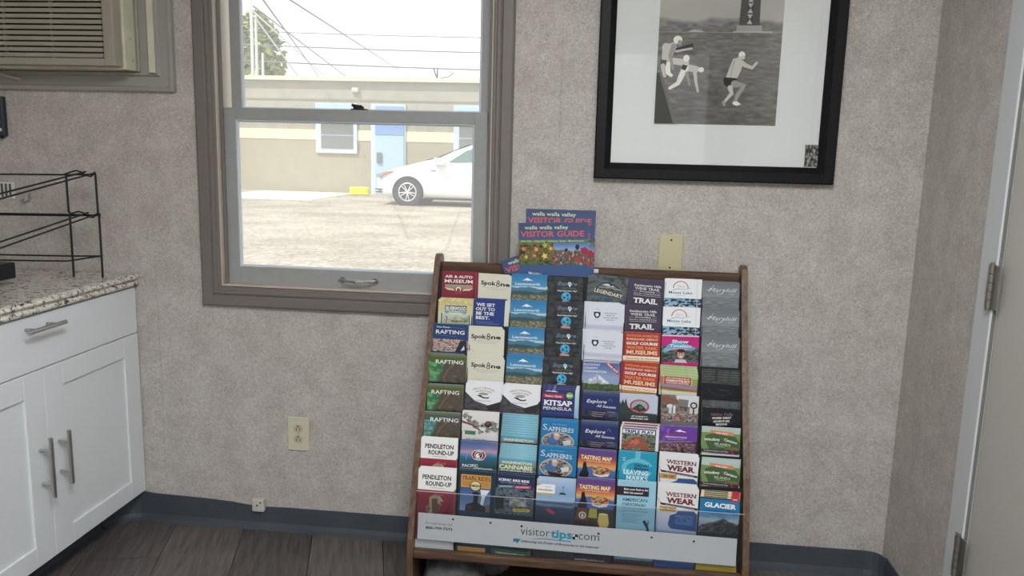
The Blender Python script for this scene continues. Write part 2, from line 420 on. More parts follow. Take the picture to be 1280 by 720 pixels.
# vinyl cove baseboards
def cove(name, path, tops, closed=False):
    bm = bmesh.new(); rings = []
    n = len(path)
    for i, p in enumerate(path):
        a = Vector(path[max(i - 1, 0)]); b_ = Vector(path[min(i + 1, n - 1)]); t = (b_ - a).normalized()
        nr = Vector((t.y, -t.x))          # to the right of travel = into the room
        h = tops[i]
        prof = [(.0002, h), (.0035, h), (.004, .022), (.008, .008), (.02, .0015), (.022, .0003), (.0002, .0003)]
        rings.append([bm.verts.new((p[0] + nr.x * d, p[1] + nr.y * d, z)) for d, z in prof])
    for i in range(n - 1):
        for k in range(7): bm.faces.new((rings[i][k], rings[i][(k + 1) % 7], rings[i + 1][(k + 1) % 7], rings[i + 1][k]))
    bm.faces.new(rings[0]); bm.faces.new(rings[-1][::-1])
    o = obj(name, bm, M_BASE, smooth=False); return struct(o)
cove('baseboard_left', [(-1.632, -.93), (-1.632, -.3), (-1.632, -.11)], [.102] * 3)
arc = [(-1.527 - .105 * math.cos(a), -.105 + .105 * math.sin(a)) for a in np.linspace(.02, PI / 2, 9)]
bx = np.linspace(-1.50, .86, 26)
def bt(x): return float(np.interp(x, [-1.56, -1.3, -1.17, -1.12, -1.05, -.6, .88], [.098, .092, .084, .076, .080, .080, .083]))
cove('baseboard_back', arc + [(float(x), -.0) for x in bx] + [(.885, -.006), (.900, -.018), (.909, -.04)], [.1] * 9 + [bt(x) for x in bx] + [.083] * 3)
cove('baseboard_right', [(XR, -.04), (XR, -.2), (XR, -.448)], [.083] * 3)

# door in the right wall
d1 = struct(empty('door_1', (XR, -.93, 0)))
bm = bmesh.new()
for y0, y1 in ((-.53 + .93, -.448 + .93), (-1.41 + .93, -1.335 + .93)): box(bm, -.016, .0, y0, y1, 0, 2.12, bev=.003)
box(bm, -.016, 0, -.405, .40, 2.04, 2.12, bev=.003)
for y0, y1 in ((.412, .43), (-.43, -.412)): box(bm, 0, .1, y0, y1, 0, 2.04)
box(bm, 0, .1, -.412, .412, 2.022, 2.04)
obj('door_frame', bm, M_JAMB, d1)
obj('door_leaf', B(-.004, .036, -.405, .396, .012, 2.018, bev=.002), M_DOORW, d1)
obj('door_stop', B(-.012, -.004, .3985, .4085, 0, 2.03, bev=.001), mat('door_gap_strip', (120, 118, 112), .4), d1)
for z in (.345, 1.01, 1.80):
    hb = bmesh.new(); box(hb, -.0195, -.0165, .37, .43, z - .05, z + .05)
    h_ = obj('hinge', hb, M_STEEL, d1)
    kb = bmesh.new()
    for k in range(5): disc(kb, (-.024, .402, z - .05 + k * .02 + .0006), .0068, .0188, 'z', 12)
    disc(kb, (-.024, .402, z + .05), .005, .006, 'z', 12); disc(kb, (-.024, .402, z - .056), .005, .006, 'z', 12)
    obj('hinge_knuckle', kb, mat('hinge_grey', (150, 148, 140), .35, .8), h_)
kb = bmesh.new(); disc(kb, (-.05, -.34, .98), .026, .02, 'x', 20); disc(kb, (-.03, -.34, .98), .012, .03, 'x', 12)
obj('door_knob', kb, M_STEEL, d1)

# window in the back wall
w1 = struct(empty('window_1', ((WX0 + WX1) / 2, 0, WZ0)))
ox, oz = w1.location.x, WZ0
def wobj(name, bm, m, par=w1):
    bmesh.ops.translate(bm, verts=bm.verts, vec=(-ox, 0, -oz)); return obj(name, bm, m, par)
cw = .064
prof = [(0, 0), (0, -.014), (.006, -.019), (.034, -.019), (.038, -.015), (.043, -.019), (.050, -.019), (.054, -.013), (.060, -.013), (.064, -.009), (.064, 0)]
def mitred(x0, x1, z0, z1, prof, y0=0):   # closed mitred frame from an outer rectangle inward
    bm = bmesh.new(); rings = []
    for sx, sz in ((0, 0), (1, 0), (1, 1), (0, 1)):
        rings.append([bm.verts.new(((x1 - d) if sx else (x0 + d), y0 + y, (z1 - d) if sz else (z0 + d))) for d, y in prof])
    m = len(prof)
    for i in range(4):
        a, b_ = rings[i], rings[(i + 1) % 4]
        for k in range(m): bm.faces.new((a[k], a[(k + 1) % m], b_[(k + 1) % m], b_[k]))
    return bm
wobj('window_casing', mitred(WX0 - .062, WX1 + .062, WZ0 - .066, WZ1 + .066, prof, -.0005), M_CASE)
bm = bmesh.new()     # jamb liner
for a in ((WX0, WX0 + .006), (WX1 - .006, WX1)): box(bm, a[0], a[1], -.008, .1, WZ0, WZ1)
box(bm, WX0 + .006, WX1 - .006, -.008, .1, WZ0, WZ0 + .006); box(bm, WX0 + .006, WX1 - .006, -.008, .1, WZ1 - .006, WZ1)
wobj('window_jamb', bm, M_CASEL)
bm = bmesh.new()
for a in ((WX0 + .006, WX0 + .016), (WX1 - .016, WX1 - .006)): box(bm, a[0], a[1], .008, .02, WZ0 + .006, WZ1 - .006, bev=.002)
wobj('window_stop', bm, M_CASE)
def sash(name, x0, x1, z0, z1, y0, sl, sb, st, th=.03):
    bm = bmesh.new()
    box(bm, x0, x0 + sl, y0, y0 + th, z0, z1, bev=.0015); box(bm, x1 - sl, x1, y0, y0 + th, z0, z1, bev=.0015)
    box(bm, x0 + sl, x1 - sl, y0, y0 + th, z0, z0 + sb, bev=.0015); box(bm, x0 + sl, x1 - sl, y0, y0 + th, z1 - st, z1, bev=.0015)
    s_ = wobj(name, bm, M_SASH)
    g = wobj('window_glass', B(x0 + sl - .004, x1 - sl + .004, y0 + th * .55, y0 + th * .55 + .003, z0 + sb - .004, z1 - st + .004), M_GLASS, s_)
    bd = mitred(x0 + sl - .001, x1 - sl + .001, z0 + sb - .001, z1 - st + .001, [(0, 0), (0, .012), (.006, .012), (.008, .006), (.004, 0)], y0 + .002)
    wobj('glazing_bead', bd, mat('pale_bead', (204, 214, 222), .4), s_)
    return s_
lower = sash('lower_sash', WX0 + .012, WX1 - .02, WZ0 + .004, 1.404, .021, .040, .058, .037)
upper = sash('upper_sash', WX0 + .026, WX1 - .012, 1.372, WZ1 - .006, .054, .034, .03, .04, .028)
bm = bmesh.new()
tube(bm, [(-.838, .012, .869), (-.826, .010, .869), (-.815, -.006, .869), (-.795, -.012, .869), (-.772, -.013, .8685), (-.75, -.012, .868), (-.728, -.006, .868), (-.719, .010, .868), (-.707, .012, .868)], [.003, .0055, .0045, .004, .006, .004, .0045, .0055, .003], 10)
disc(bm, (-.826, .0208, .869), .008, -.008, 'y', 12); disc(bm, (-.719, .0208, .868), .008, -.008, 'y', 12)
wobj('sash_pull', bm, M_CHROME)
bm = bmesh.new(); box(bm, -.797, -.746, .024, .046, 1.4042, 1.408, bev=.001)
disc(bm, (-.785, .034, 1.408), .007, .008, 'z', 12); disc(bm, (-.763, .034, 1.408), .006, .007, 'z', 12); box(bm, -.786, -.762, .030, .040, 1.408, 1.413)
tube(bm, [(-.763, .03, 1.415), (-.775, .018, 1.417), (-.79, .012, 1.418)], [.004, .003, .005], 8)
wobj('sash_lock', bm, mat('dark_bronze', (48, 44, 42), .4, .5))

# ================================================================== OUTSIDE
GZ = -.09
def ground_mat():
    m = bpy.data.materials.new('sunlit_gravel_asphalt'); m.use_nodes = True
    n = m.node_tree; b = n.nodes['Principled BSDF']; b.inputs['Roughness'].default_value = .9
    tc = n.nodes.new('ShaderNodeTexCoord')
    def nz(sc, st=(1, 1, 1), det=6):
        mp = n.nodes.new('ShaderNodeMapping'); mp.inputs['Scale'].default_value = st; n.links.new(tc.outputs['Object'], mp.inputs['Vector'])
        x = n.nodes.new('ShaderNodeTexNoise'); x.inputs['Scale'].default_value = sc; x.inputs['Detail'].default_value = det; x.inputs['Roughness'].default_value = .7
        n.links.new(mp.outputs[0], x.inputs['Vector']); return x
    a = nz(13, (1, 1, 1)); c = nz(.6, (.8, 1, 1), 3)
    r = n.nodes.new('ShaderNodeValToRGB'); e = r.color_ramp.elements; e[0].position = .38; e[0].color = L3((128, 123, 112)); e[1].position = .6; e[1].color = L3((188, 180, 164))
    r2 = n.nodes.new('ShaderNodeValToRGB'); e = r2.color_ramp.elements; e[0].position = .38; e[0].color = L3((214, 210, 200)); e[1].position = .6; e[1].color = (1, 1, 1, 1)
    mx = n.nodes.new('ShaderNodeMixRGB'); mx.blend_type = 'MULTIPLY'; mx.inputs[0].default_value = 1
    n.links.new(a.outputs['Fac'], r.inputs['Fac']); n.links.new(c.outputs['Fac'], r2.inputs['Fac'])
    n.links.new(r.outputs[0], mx.inputs[1]); n.links.new(r2.outputs[0], mx.inputs[2]); n.links.new(mx.outputs[0], b.inputs['Base Color'])
    return m
bm = bmesh.new(); box(bm, -70, 50, -30, 130, GZ - .2, GZ)
struct(obj('ground', bm, ground_mat()))
pad = obj('concrete_apron', B(-10.4, -7.5, 17.6, 21.3, GZ, GZ + .015), mat('pale_concrete', (214, 208, 190), .9, noise=2, rgb2=(224, 218, 202)))
tag(pad, 'pale concrete strip on the ground in front of tan building', 'pavement')
M_CRACK = mat('crack_dark', (160, 152, 130), .9)
def crack(pts, w, label):
    bm = bmesh.new(); tube(bm, [(x, y, GZ + .003) for x, y in pts], w, 6); tag(obj('pavement_crack', bm, M_CRACK), label, 'crack')
crack([(-2.45, 6.15), (-2.2, 6.3), (-1.95, 6.35), (-1.75, 6.3)], .018, 'short dark crack in the gravel just beyond the window sill')
crack([(-5.2, 11.2), (-4.7, 10.0), (-4.2, 9.2), (-3.3, 7.4)], .009, 'long thin crack running diagonally across the sunlit lot')

BY = 21.55
bd = empty('building', (-7, BY, GZ))
tag(bd, 'low flat-roofed tan building with pale blue door and window beyond the lot', 'building')
def bo(name, b6, m, par=bd, bev=0):
    x0, x1, y0, y1, z0, z1 = b6
    return obj(name, B(x0 + 7, x1 + 7, y0 - BY, y1 - BY, z0 - GZ, z1 - GZ, bev=bev), m, par)
mt = lambda n_, c, c2=None: mat(n_, c, .85, noise=3, rgb2=c2 or c)
bo('lower_wall', (-19, 4, BY, BY + 4.5, GZ, 1.49), mt('tan_stucco', (164, 158, 138), (156, 150, 130)))
bo('cream_band', (-19, 4, BY - .012, BY + 4.5, 1.49, 1.79), mt('cream_band', (226, 218, 186)))
bo('upper_wall', (-19, 4, BY, BY + 4.5, 1.79, 3.23), mt('grey_tan_stucco', (166, 164, 150), (154, 152, 140)))
bo('wall_ledge', (-19, 4, BY - .02, BY, 2.66, 2.70), mt('ledge_grey', (140, 136, 118)))
bo('roof_cap', (-19.1, 4.1, BY - .12, BY + 4.6, 3.23, 3.35), mt('cap_cream', (214, 208, 186)))
BL = mt('pale_blue_paint', (168, 196, 222)); BL2 = mt('shaded_blue_paint', (128, 160, 206)); GLS = mat('dark_pane', (120, 124, 122), .15); BLW = mt('white_blue_frame', (192, 206, 226))  # deeper blue is the door transom's shade put into its colour
for x0, x1, lab in ((-8.75, -7.47, 0), (-4.52, -3.2, 1)):
    f = bo('window_frame', (x0, x1, BY - .06, BY, 1.10, 2.58), BLW)
    bo('upper_panel', (x0 + .12, x1 - .12, BY - .075, BY - .06, 2.1, 2.5), BL, f) if 0 else None
    for z0, z1 in ((1.24, 1.62), (1.66, 2.06)):
        bo('window_pane', (x0 + .17, x1 - .12, BY - .075, BY - .0605, z0, z1), GLS)
    bo('window_sign_panel', (x0 + .03, x1 - .03, BY - .078, BY - .0605, 2.14, 2.55), BL)
bo('door_frame', (-7.04, -5.98, BY - .05, BY, GZ, 2.58), BLW)
d_ = bo('door', (-6.90, -6.03, BY - .08, BY - .05, GZ + .02, 1.66), BL)
bo('door_transom', (-6.90, -6.03, BY - .08, BY - .05, 1.68, 2.52), BL2)
bo('door_lock', (-6.84, -6.70, BY - .13, BY - .0805, .85, 1.15), mat('lock_grey', (110, 112, 112), .4))
bo('wall_lamp', (-7.62, -7.40, BY - .10, BY, 2.9, 3.04), mt('lamp_grey', (196, 194, 180)), bev=.03)
bm = bmesh.new(); tube(bm, [(0, 0, 0), (0, 0, .30)], .02); tube(bm, [(-.12, 0, .32), (.0, 0, .0)], .02); tube(bm, [(0, 0, .02), (.35, 0, .08), (.5, 0, .2)], .015)
ant = obj('roof_antenna', bm, mat('dark_metal', (60, 64, 70), .5, .5)); ant.location = (-5.1, BY + .3, 3.35); tag(ant, 'small bent antenna standing on the flat roof edge', 'antenna')
yb = obj('parking_block', B(-.28, .28, -.08, .08, 0, .24, bev=.03), mat('yellow_paint', (240, 224, 20), .6)); yb.location = (-7.12, 20.6, GZ)
tag(yb, 'yellow painted parking block by the blue door ahead of car', 'parking block')

# car (side on, nose to the left), wheel contact at y = 16.97
def car():
    c = empty('car', (-4.78, 17.85, GZ)); tag(c, 'white sedan parked side on in front of the tan building', 'car')
    white = mat('car_white', (238, 240, 242), .25, spec=.5); glassm = mat('car_glass', (84, 116, 112), .08); dark = mat('car_black', (18, 18, 20), .6)
    # x relative to front wheel; (x, hood/roof z, belt z, bottom z, half width, greenhouse flag)
    st = [(-.86, .48, .44, .30, .55, 0), (-.80, .66, .62, .24, .74, 0), (-.62, .80, .76, .20, .86, 0), (-.3, .92, .85, .19, .90, 0), (.1, 1.02, .93, .19, .91, 0), (.45, 1.11, .99, .19, .92, 0),
          (.72, 1.17, 1.01, .19, .92, .05), (1.1, 1.36, 1.03, .19, .92, .6), (1.5, 1.50, 1.04, .19, .92, 1), (2.0, 1.54, 1.05, .19, .92, 1), (2.6, 1.51, 1.06, .19, .92, 1), (3.1, 1.38, 1.07, .2, .91, .7),
          (3.5, 1.2, 1.08, .22, .90, .1), (3.8, 1.12, 1.06, .26, .86, 0), (3.98, 1.02, .95, .32, .74, 0)]
    bm = bmesh.new(); rings = []
    for x, zt, zb, z0, w, g in st:
        gi = .74 if g > .3 else .93
        h = [(w * .90, z0), (w * .985, z0 + .12), (w, (z0 + zb) / 2 + .05), (w * .97, zb), (w * gi, zb + (zt - zb) * .86), (w * gi * .82, zt - .005), (0, zt + .012)]
        ring = [(y, z) for y, z in h] + [(-y, z) for y, z in h[-2::-1]]
        rings.append([bm.verts.new((x, y, z)) for y, z in ring])
    for a, b_ in zip(rings, rings[1:]):
        for k in range(len(a) - 1): bm.faces.new((a[k], a[k + 1], b_[k + 1], b_[k]))
        bm.faces.new((a[-1], a[0], b_[0], b_[-1]))
    bm.faces.new(rings[0]); bm.faces.new(rings[-1][::-1])
    body = obj('body', bm, white, c, smooth=True)
    for s in (-1, 1):
        q = lambda x, z, t: Vector((x, s * ((.92 * .97) + (.92 * .74 - .92 * .97) * t + .004), z))
        def pane(pts):
            b2 = bmesh.new(); vs = [b2.verts.new(q(x, z, (z - 1.03) / .41)) for x, z in pts]; b2.faces.new(vs)
            r_ = bmesh.ops.extrude_face_region(b2, geom=b2.faces[:]); 
            bmesh.ops.translate(b2, verts=[v for v in r_['geom'] if isinstance(v, bmesh.types.BMVert)], vec=(0, s * .006, 0)); return b2
        obj('side_window', pane([(.98, 1.075), (1.40, 1.36), (1.62, 1.44), (1.98, 1.455), (1.98, 1.085)]), glassm, c)
        obj('side_window', pane([(2.06, 1.085), (2.06, 1.455), (2.5, 1.43), (2.86, 1.30), (2.92, 1.10)]), glassm, c)
        for x in (0, 2.8):
            b2 = bmesh.new(); disc(b2, (x, s * .80, .335), .385, s * .125, 'y', 36); obj('wheel_arch', b2, dark, c)
            b2 = bmesh.new(); disc(b2, (x, s * .76, .333), .333, s * .18, 'y', 40); 
            t_ = obj('wheel', b2, mat('tyre_rubber', (52, 54, 56), .8), c)
            b3 = bmesh.new()
            ro = [(x + .215 * math.cos(a), s * .944, .333 + .215 * math.sin(a)) for a in np.linspace(0, 2 * PI, 32, endpoint=False)]
            tube(b3, ro, .016, 8, closed=True)
            for k in range(10):
                a = 2 * PI * k / 10 + (.12 if k % 2 else -.12)
                tube(b3, [(x + .03 * math.cos(a), s * .948, .333 + .03 * math.sin(a)), (x + .2 * math.cos(a), s * .946, .333 + .2 * math.sin(a))], [.016, .013], 6)
            disc(b3, (x, s * .935, .333), .045, s * .025, 'y', 16)
            obj('rim', b3, mat('rim_silver', (214, 216, 220), .3, .4), t_)
            b3 = bmesh.new(); disc(b3, (x, s * .9402, .333), .20, s * .002, 'y', 32); obj('brake_disc', b3, dark, t_)
        b2 = bmesh.new(); box(b2, .70, .90, s * .93, s * 1.07, 1.03, 1.15, bev=.03); box(b2, .84, .92, s * .90, s * .95, 1.0, 1.06)
        obj('side_mirror', b2, white, c)
        b2 = bmesh.new(); prism(b2, [(-.78, .66), (-.80, .74), (-.55, .82), (-.34, .845), (-.5, .78)], s * .74, s * .885, 'y'); obj('headlamp', b2, mat('lamp_glass', (150, 156, 160), .1), c)
        b2 = bmesh.new(); prism(b2, [(-.62, .75), (-.55, .80), (-.38, .835), (-.5, .77)], s * .86, s * .892, 'y'); obj('turn_lamp', b2, mat('amber', (230, 110, 50), .3), c)
        b2 = bmesh.new(); box(b2, .56, .70, s * .915, s * .926, .86, .885); obj('side_marker', b2, mat('marker_grey', (140, 140, 142), .3), c)
        for z in (.30, .37): 
            b2 = bmesh.new(); box(b2, -.84, -.66, s * .74, s * .83, z, z + .022); obj('bumper_slot', b2, dark, c)
        b2 = bmesh.new(); box(b2, 1.3, 1.5, s * .925, s * .945, .93, .955, bev=.005); obj('door_handle', b2, white, c)
        b2 = bmesh.new(); box(b2, .42, 2.38, s * .78, s * .87, .16, .2); obj('side_skirt', b2, dark, c)
    b2 = bmesh.new(); vs = [b2.verts.new(p) for p in ((.62, -.66, 1.165), (.62, .66, 1.165), (1.42, .52, 1.51), (1.42, -.52, 1.51))]; b2.faces.new(vs); obj('windscreen', b2, glassm, c)
    b2 = bmesh.new(); tube(b2, [(.42, -.6, 1.12), (.55, -.2, 1.155), (.64, .1, 1.175)], .012); obj('wiper', b2, dark, c)
    b2 = bmesh.new(); box(b2, -.875, -.8, -.4, .4, .38, .58, bev=.01); obj('grille', b2, dark, c)
    return c
car()

# trees behind the building
def leafy(n, rad, size, seed, trunkh):
    r = random.Random(seed); bm = bmesh.new()
    for _ in range(n):
        z = r.random(); 
        prof_ = rad * (1.0 - .62 * abs(z - .25) ** 1.1) * (1 if z < .85 else (1 - (z - .85) / .15 * .6))
        a = r.random() * 2 * PI; d = prof_ * (r.random() ** .4) * (1 + .22 * math.sin(a * 5 + z * 17))
        c = Vector((d * math.cos(a), d * math.sin(a), trunkh * .25 + z * trunkh))
        t1 = Vector((r.gauss(0, 1), r.gauss(0, 1), r.gauss(0, .6))).normalized(); t2 = t1.orthogonal().normalized()
        s = size * (.5 + r.random())
        vs = [bm.verts.new(c + t1 * s), bm.verts.new(c + t2 * s * .6), bm.verts.new(c - t1 * s), bm.verts.new(c - t2 * s * .6)]
        bm.faces.new(vs)
    return bm
for i, (x, y, h, rad, lab) in enumerate([(-20.9, 45, 7.2, 1.8, 'dense green evergreen tree behind the building, beside the white poles'), (-25.6, 48, 12, 2.4, 'taller green tree at the left edge of the window view')]):
    t = empty('evergreen_tree', (x, y, GZ)); tag(t, lab, 'tree')
    obj('trunk', T([(0, 0, 0), (0, 0, h)], [.3, .08], 10), mat('bark', (92, 80, 66), .9), t)
    fo = obj('foliage', leafy(5200, rad, .24, 5 + i, h), mat('leaf_green', (112, 136, 84), .7, noise=1.2, rgb2=(176, 176, 104)), t)
    fo['kind'] = 'stuff'
# utility poles
PW = mat('pale_pole', (206, 214, 212), .7)
def pole(x, y, top, lab, arm=True):
    p = empty('utility_pole', (x, y, GZ)); tag(p, lab, 'utility pole', 'utility poles behind the building')
    obj('shaft', T([(0, 0, 0), (0, 0, top - GZ)], [.075, .05], 12), PW, p)
    if arm:
        obj('crossarm', B(-.6, .6, -.05, .05, top - GZ - .5, top - GZ - .38), PW, p)
        for k in (-.5, 0, .5):
            b2 = bmesh.new(); tube(b2, [(k, 0, top - GZ - .38), (k, 0, top - GZ - .15)], [.05, .03], 8); obj('insulator', b2, mat('insulator_grey', (90, 96, 104), .4), p)
    return p
pole(-13.58, 28, 7.4, 'leftmost pale utility pole carrying the crossing wires')
pole(-14.29, 30, 6.45, 'middle pale utility pole of the three behind the building', False)
pole(-14.9, 32, 5.2, 'shortest pale utility pole, third from the left', False)
pole(-25, 40, 8.2, 'utility pole far left behind the trees, holding the level cables')
pole(-1, 40, 8.2, 'utility pole far right beyond the building, holding the level cables')
M_PL = mat('power_cable', (110, 118, 128), .6); M_PLW = mat('pale_cable', (222, 226, 228), .6)
def wire(a, b_, r, m, lab, sag=.0):
    a, b_ = Vector(a), Vector(b_); pts = []
    for k in range(13):
        t = k / 12; p = a.lerp(b_, t); p.z -= sag * 4 * t * (1 - t); pts.append(p - a)
    o = obj('power_line', T(pts, r, 6), m); o.location = a; tag(o, lab, 'cable', 'overhead cables beyond the building')
wire((-24.9, 40, 7.42), (-1.1, 40, 6.98), .022, M_PL, 'highest of the three level cables across the sky', .12)
wire((-24.9, 40, 6.74), (-1.1, 40, 6.22), .03, M_PL, 'middle of the three level cables across the sky', .12)
wire((-24.9, 40, 5.9), (-1.1, 40, 5.33), .034, M_PL, 'lowest of the three level cables, just above the roof', .1)
wire((-4.66, 8, 3.35), (-12.3, 32, 4.1), .014, M_PL, 'steep dark cable falling from the top left of the window', .0)
wire((-3.45, 6, 2.85), (-8.9, 36, 4.35), .010, M_PL, 'diagonal cable falling across the middle of the sky', .0)
wire((-13.62, 28.3, 6.15), (-17.2, 42, 5.1), .035, M_PLW, 'thick pale guy cable running down right in front of the tree', .0)
wire((-13.62, 28.3, 6.3), (-21.6, 62, 5.9), .035, M_PLW, 'pale cable from the pole top passing right of the tree', .0)
wire((-13.62, 28.3, 6.5), (-20.6, 62, 6.6), .03, M_PL, 'grey cable just above the pale one, from the same pole', .0)

# ================================================================== LEFT SIDE
cab = empty('base_cabinet', (-1.83, -.465, 0)); tag(cab, 'white shaker base cabinet under the granite worktop with steel bar handles', 'cabinet')
def co(name, b6, m, par=cab, bev=.002):
    x0, x1, y0, y1, z0, z1 = b6
    return obj(name, B(x0 + 1.83, x1 + 1.83, y0 + .465, y1 + .465, z0, z1, bev=bev), m, par)
co('body', (-2.135, -1.5465, -.93, -.004, .104, .8195), M_WHITE)
co('plinth', (-2.135, -1.634, -.93, -.05, .0, .103), M_DARK)
co('drawer_front', (-1.545, -1.525, -.928, -.005, .6655, .8175), M_WHITE)
def shaker(y0, y1):
    z0, z1 = .108, .6625; s_, rt, rb = .078, .066, .060
    bm = bmesh.new()
    box(bm, -1.545 + 1.83, -1.5325 + 1.83, y0 + .465, y1 + .465, z0, z1)
    for a in ((y0, y0 + s_, z0, z1), (y1 - s_, y1, z0, z1)): box(bm, -1.5326 + 1.83, -1.525 + 1.83, a[0] + .465, a[1] + .465, a[2], a[3], bev=.0012)
    for a in ((z0, z0 + rb), (z1 - rt, z1)): box(bm, -1.5326 + 1.83, -1.525 + 1.83, y0 + s_ + .465, y1 - s_ + .465, a[0], a[1], bev=.0012)
    return obj('door', bm, M_WHITE, cab)
dA = shaker(-.4645, -.005); dB = shaker(-.928, -.4665)
def bar(par, p0, p1, d):   # bar handle along p0->p1 standing off in +x
    p0, p1 = Vector(p0) + Vector((1.83, .465, 0)), Vector(p1) + Vector((1.83, .465, 0)); ax = (p1 - p0).normalized()
    h = obj('handle', T([p0, p1], .006, 16), M_STEEL, par)
    for t in (.22, .78):
        q = p0.lerp(p1, t); obj('handle_post', T([q, q - Vector((d, 0, 0))], .0048, 10), M_STEEL, h)
bar(dA, (-1.49, -.4245, .312), (-1.49, -.4245, .472), .0345)
bar(dB, (-1.49, -.502, .303), (-1.49, -.502, .477), .0345)
dr = [o for o in cab.children if o.name.startswith('drawer_front')][0]
bar(dr, (-1.49, -.555, .785), (-1.49, -.405, .785), .0345)
# worktop with a double rounded edge
prof = [(-2.138, .8205), (-1.54, .8205), (-1.522, .8215), (-1.513, .826), (-1.511, .832), (-1.515, .838), (-1.522, .841), (-1.515, .844), (-1.510, .850), (-1.513, .857), (-1.523, .8612), (-2.138, .8612)]
bm = bmesh.new(); prism(bm, [(x + 1.83, z) for x, z in prof], -1.25, -.003, 'y')
wt = obj('worktop', bm, M_GRAN); wt.location = (-1.83, 0, 0); tag(wt, 'speckled granite worktop with rounded edge lying on the white cabinet', 'worktop')
CT = .8612
# wire rack
wr = empty('wire_rack', (-1.76, -.36, CT)); tag(wr, 'black wire shelf rack with twisted wires standing on the granite worktop', 'rack')
def wp(pts, r, name='shelf_wire', n=8):
    r = r * 1.22
    return obj(name, T([(x + 1.76, y + .36, z - CT) for x, y, z in pts], r, n), M_WIRE, wr)
Xa, Xb, Xl, Ya, Yn = -1.662, -1.566, -2.05, -.115, -.62
for (x, y, nm) in ((Xa, Ya, 0), (Xb, Ya + .003, 0), (Xa, Yn, 0), (Xb, Yn, 0), (Xl, Ya, 0), (Xl, Yn, 0)):
    dz = 0 if y > -.3 else -.075
    wp([(x, y, CT + .001), (x, y, 1.055 + dz), (x + .003, y, 1.062 + dz), (x - .003, y, 1.07 + dz), (x - .004, y, 1.187 + dz)], .0028, 'post')
for z, dbl in ((1.187, 0), (1.060, 1), (.932, 0)):
    sl = -.075 if z > 1 else 0
    for k in range(2 if dbl else 1):
        wp([(Xl, Ya, z - .012 + k * .0045), (Xa, Ya, z - .004 + k * .003), (Xb, Ya, z)], .0022, 'end_wire')
    if z > 1:
        wp([(Xb - .006, Ya + .004, z + .004), (Xb - .014, Yn, z + .004 + sl)], .0022); wp([(Xb - .036, Ya + .004, z + .007), (Xb - .055, Yn, z + .007 + sl)], .0022)
        # twisted loop between the posts
        wp([(Xa - .012, Ya, z - .004), (Xa + .01, Ya, z + .004), (Xa + .03, Ya, z + .010), (Xa + .048, Ya - .001, z + .006), (Xa + .062, Ya - .002, z - .005), (Xa + .08, Ya - .002, z - .007), (Xa + .092, Ya - .001, z + .003), (Xb - .002, Ya, z + .008)], .002, 'twisted_wire')
    else:
        wp([(Xb, Ya, z), (Xa, Ya - .03, z - .016), (Xl, Ya - .06, z - .022)], .002)
    wp([(Xl, Yn, z + sl), (Xb - .01, Yn, z + sl)], .0022, 'end_wire'); wp([(Xl, Ya, z - .01), (Xl, Yn, z + sl)], .0022)
# small black device on the worktop
dv = empty('black_device', (-1.812, -.345, CT)); tag(dv, 'small black box on a short round foot on the granite worktop', 'device')
obj('housing', B(-.1, .095, -.06, .05, .022, .070, bev=.003), mat('device_black', (22, 26, 34), .4), dv)
bm = bmesh.new(); disc(bm, (.055, -.02, .0), .012, .022, 'z', 16); obj('foot', bm, M_BLACK, dv)
bm = bmesh.new(); disc(bm, (-.06, -.02, .0), .012, .022, 'z', 16); obj('foot', bm, M_BLACK, dv)
# box with round mark on the wall
wbx = empty('wall_box', (-1.97, 0, 1.296)); tag(wbx, 'dark box with a round green and white mark under the air conditioner', 'box')
obj('housing', B(-.12, .033, -.022, -.001, 0, .127, bev=.003), mat('box_slate', (44, 54, 66), .5), wbx)
cv = Cover(200, 110, None, True)
cv.ell(186, 76, 7, 7, (225, 230, 228)); cv.ell(188, 76, 4.5, 5, (20, 110, 80)); cv.rect(150, 96, 196, 106, (226, 228, 226)); cv.text('BOLD', 180, 103.5, 4, (60, 60, 60), bold=.01) if 0 else None
o = obj('front_print', cv.mesh('front_print'), None, wbx, (-.170, -.022, .122))
obj('base_strip', B(-.10, .02, -.02, -.005, -.006, -.0002), M_BLACK, wbx)
# white slotted cover and adhesive hook on the wall
vt = empty('wall_vent', (-1.975, 0, 1.093)); tag(vt, 'small white slotted cover on the wall behind the wire rack', 'vent')
obj('plate', B(-.05, .045, -.006, -.0008, 0, .055, bev=.002), mat('white_plastic', (222, 224, 220), .4), vt)
for k in range(6): obj('slot', B(-.044 + k * .0145, -.037 + k * .0145, -.0075, -.0062, .006, .05), mat('slot_grey', (96, 94, 90), .6), vt)
hk = obj('adhesive_hook', T([(0, -.001, .024), (.004, -.003, .014), (.002, -.008, .004), (-.010, -.012, -.002), (-.02, -.008, .004), (-.016, -.002, .01)], [.002, .005, .004, .0045, .005, .002], 8), glass_mat('clear_plastic', .25, .8, (.9, .9, .9)))
hk.location = (-1.882, 0, 1.086); tag(hk, 'clear plastic adhesive hook on the wall behind the wire rack', 'hook')

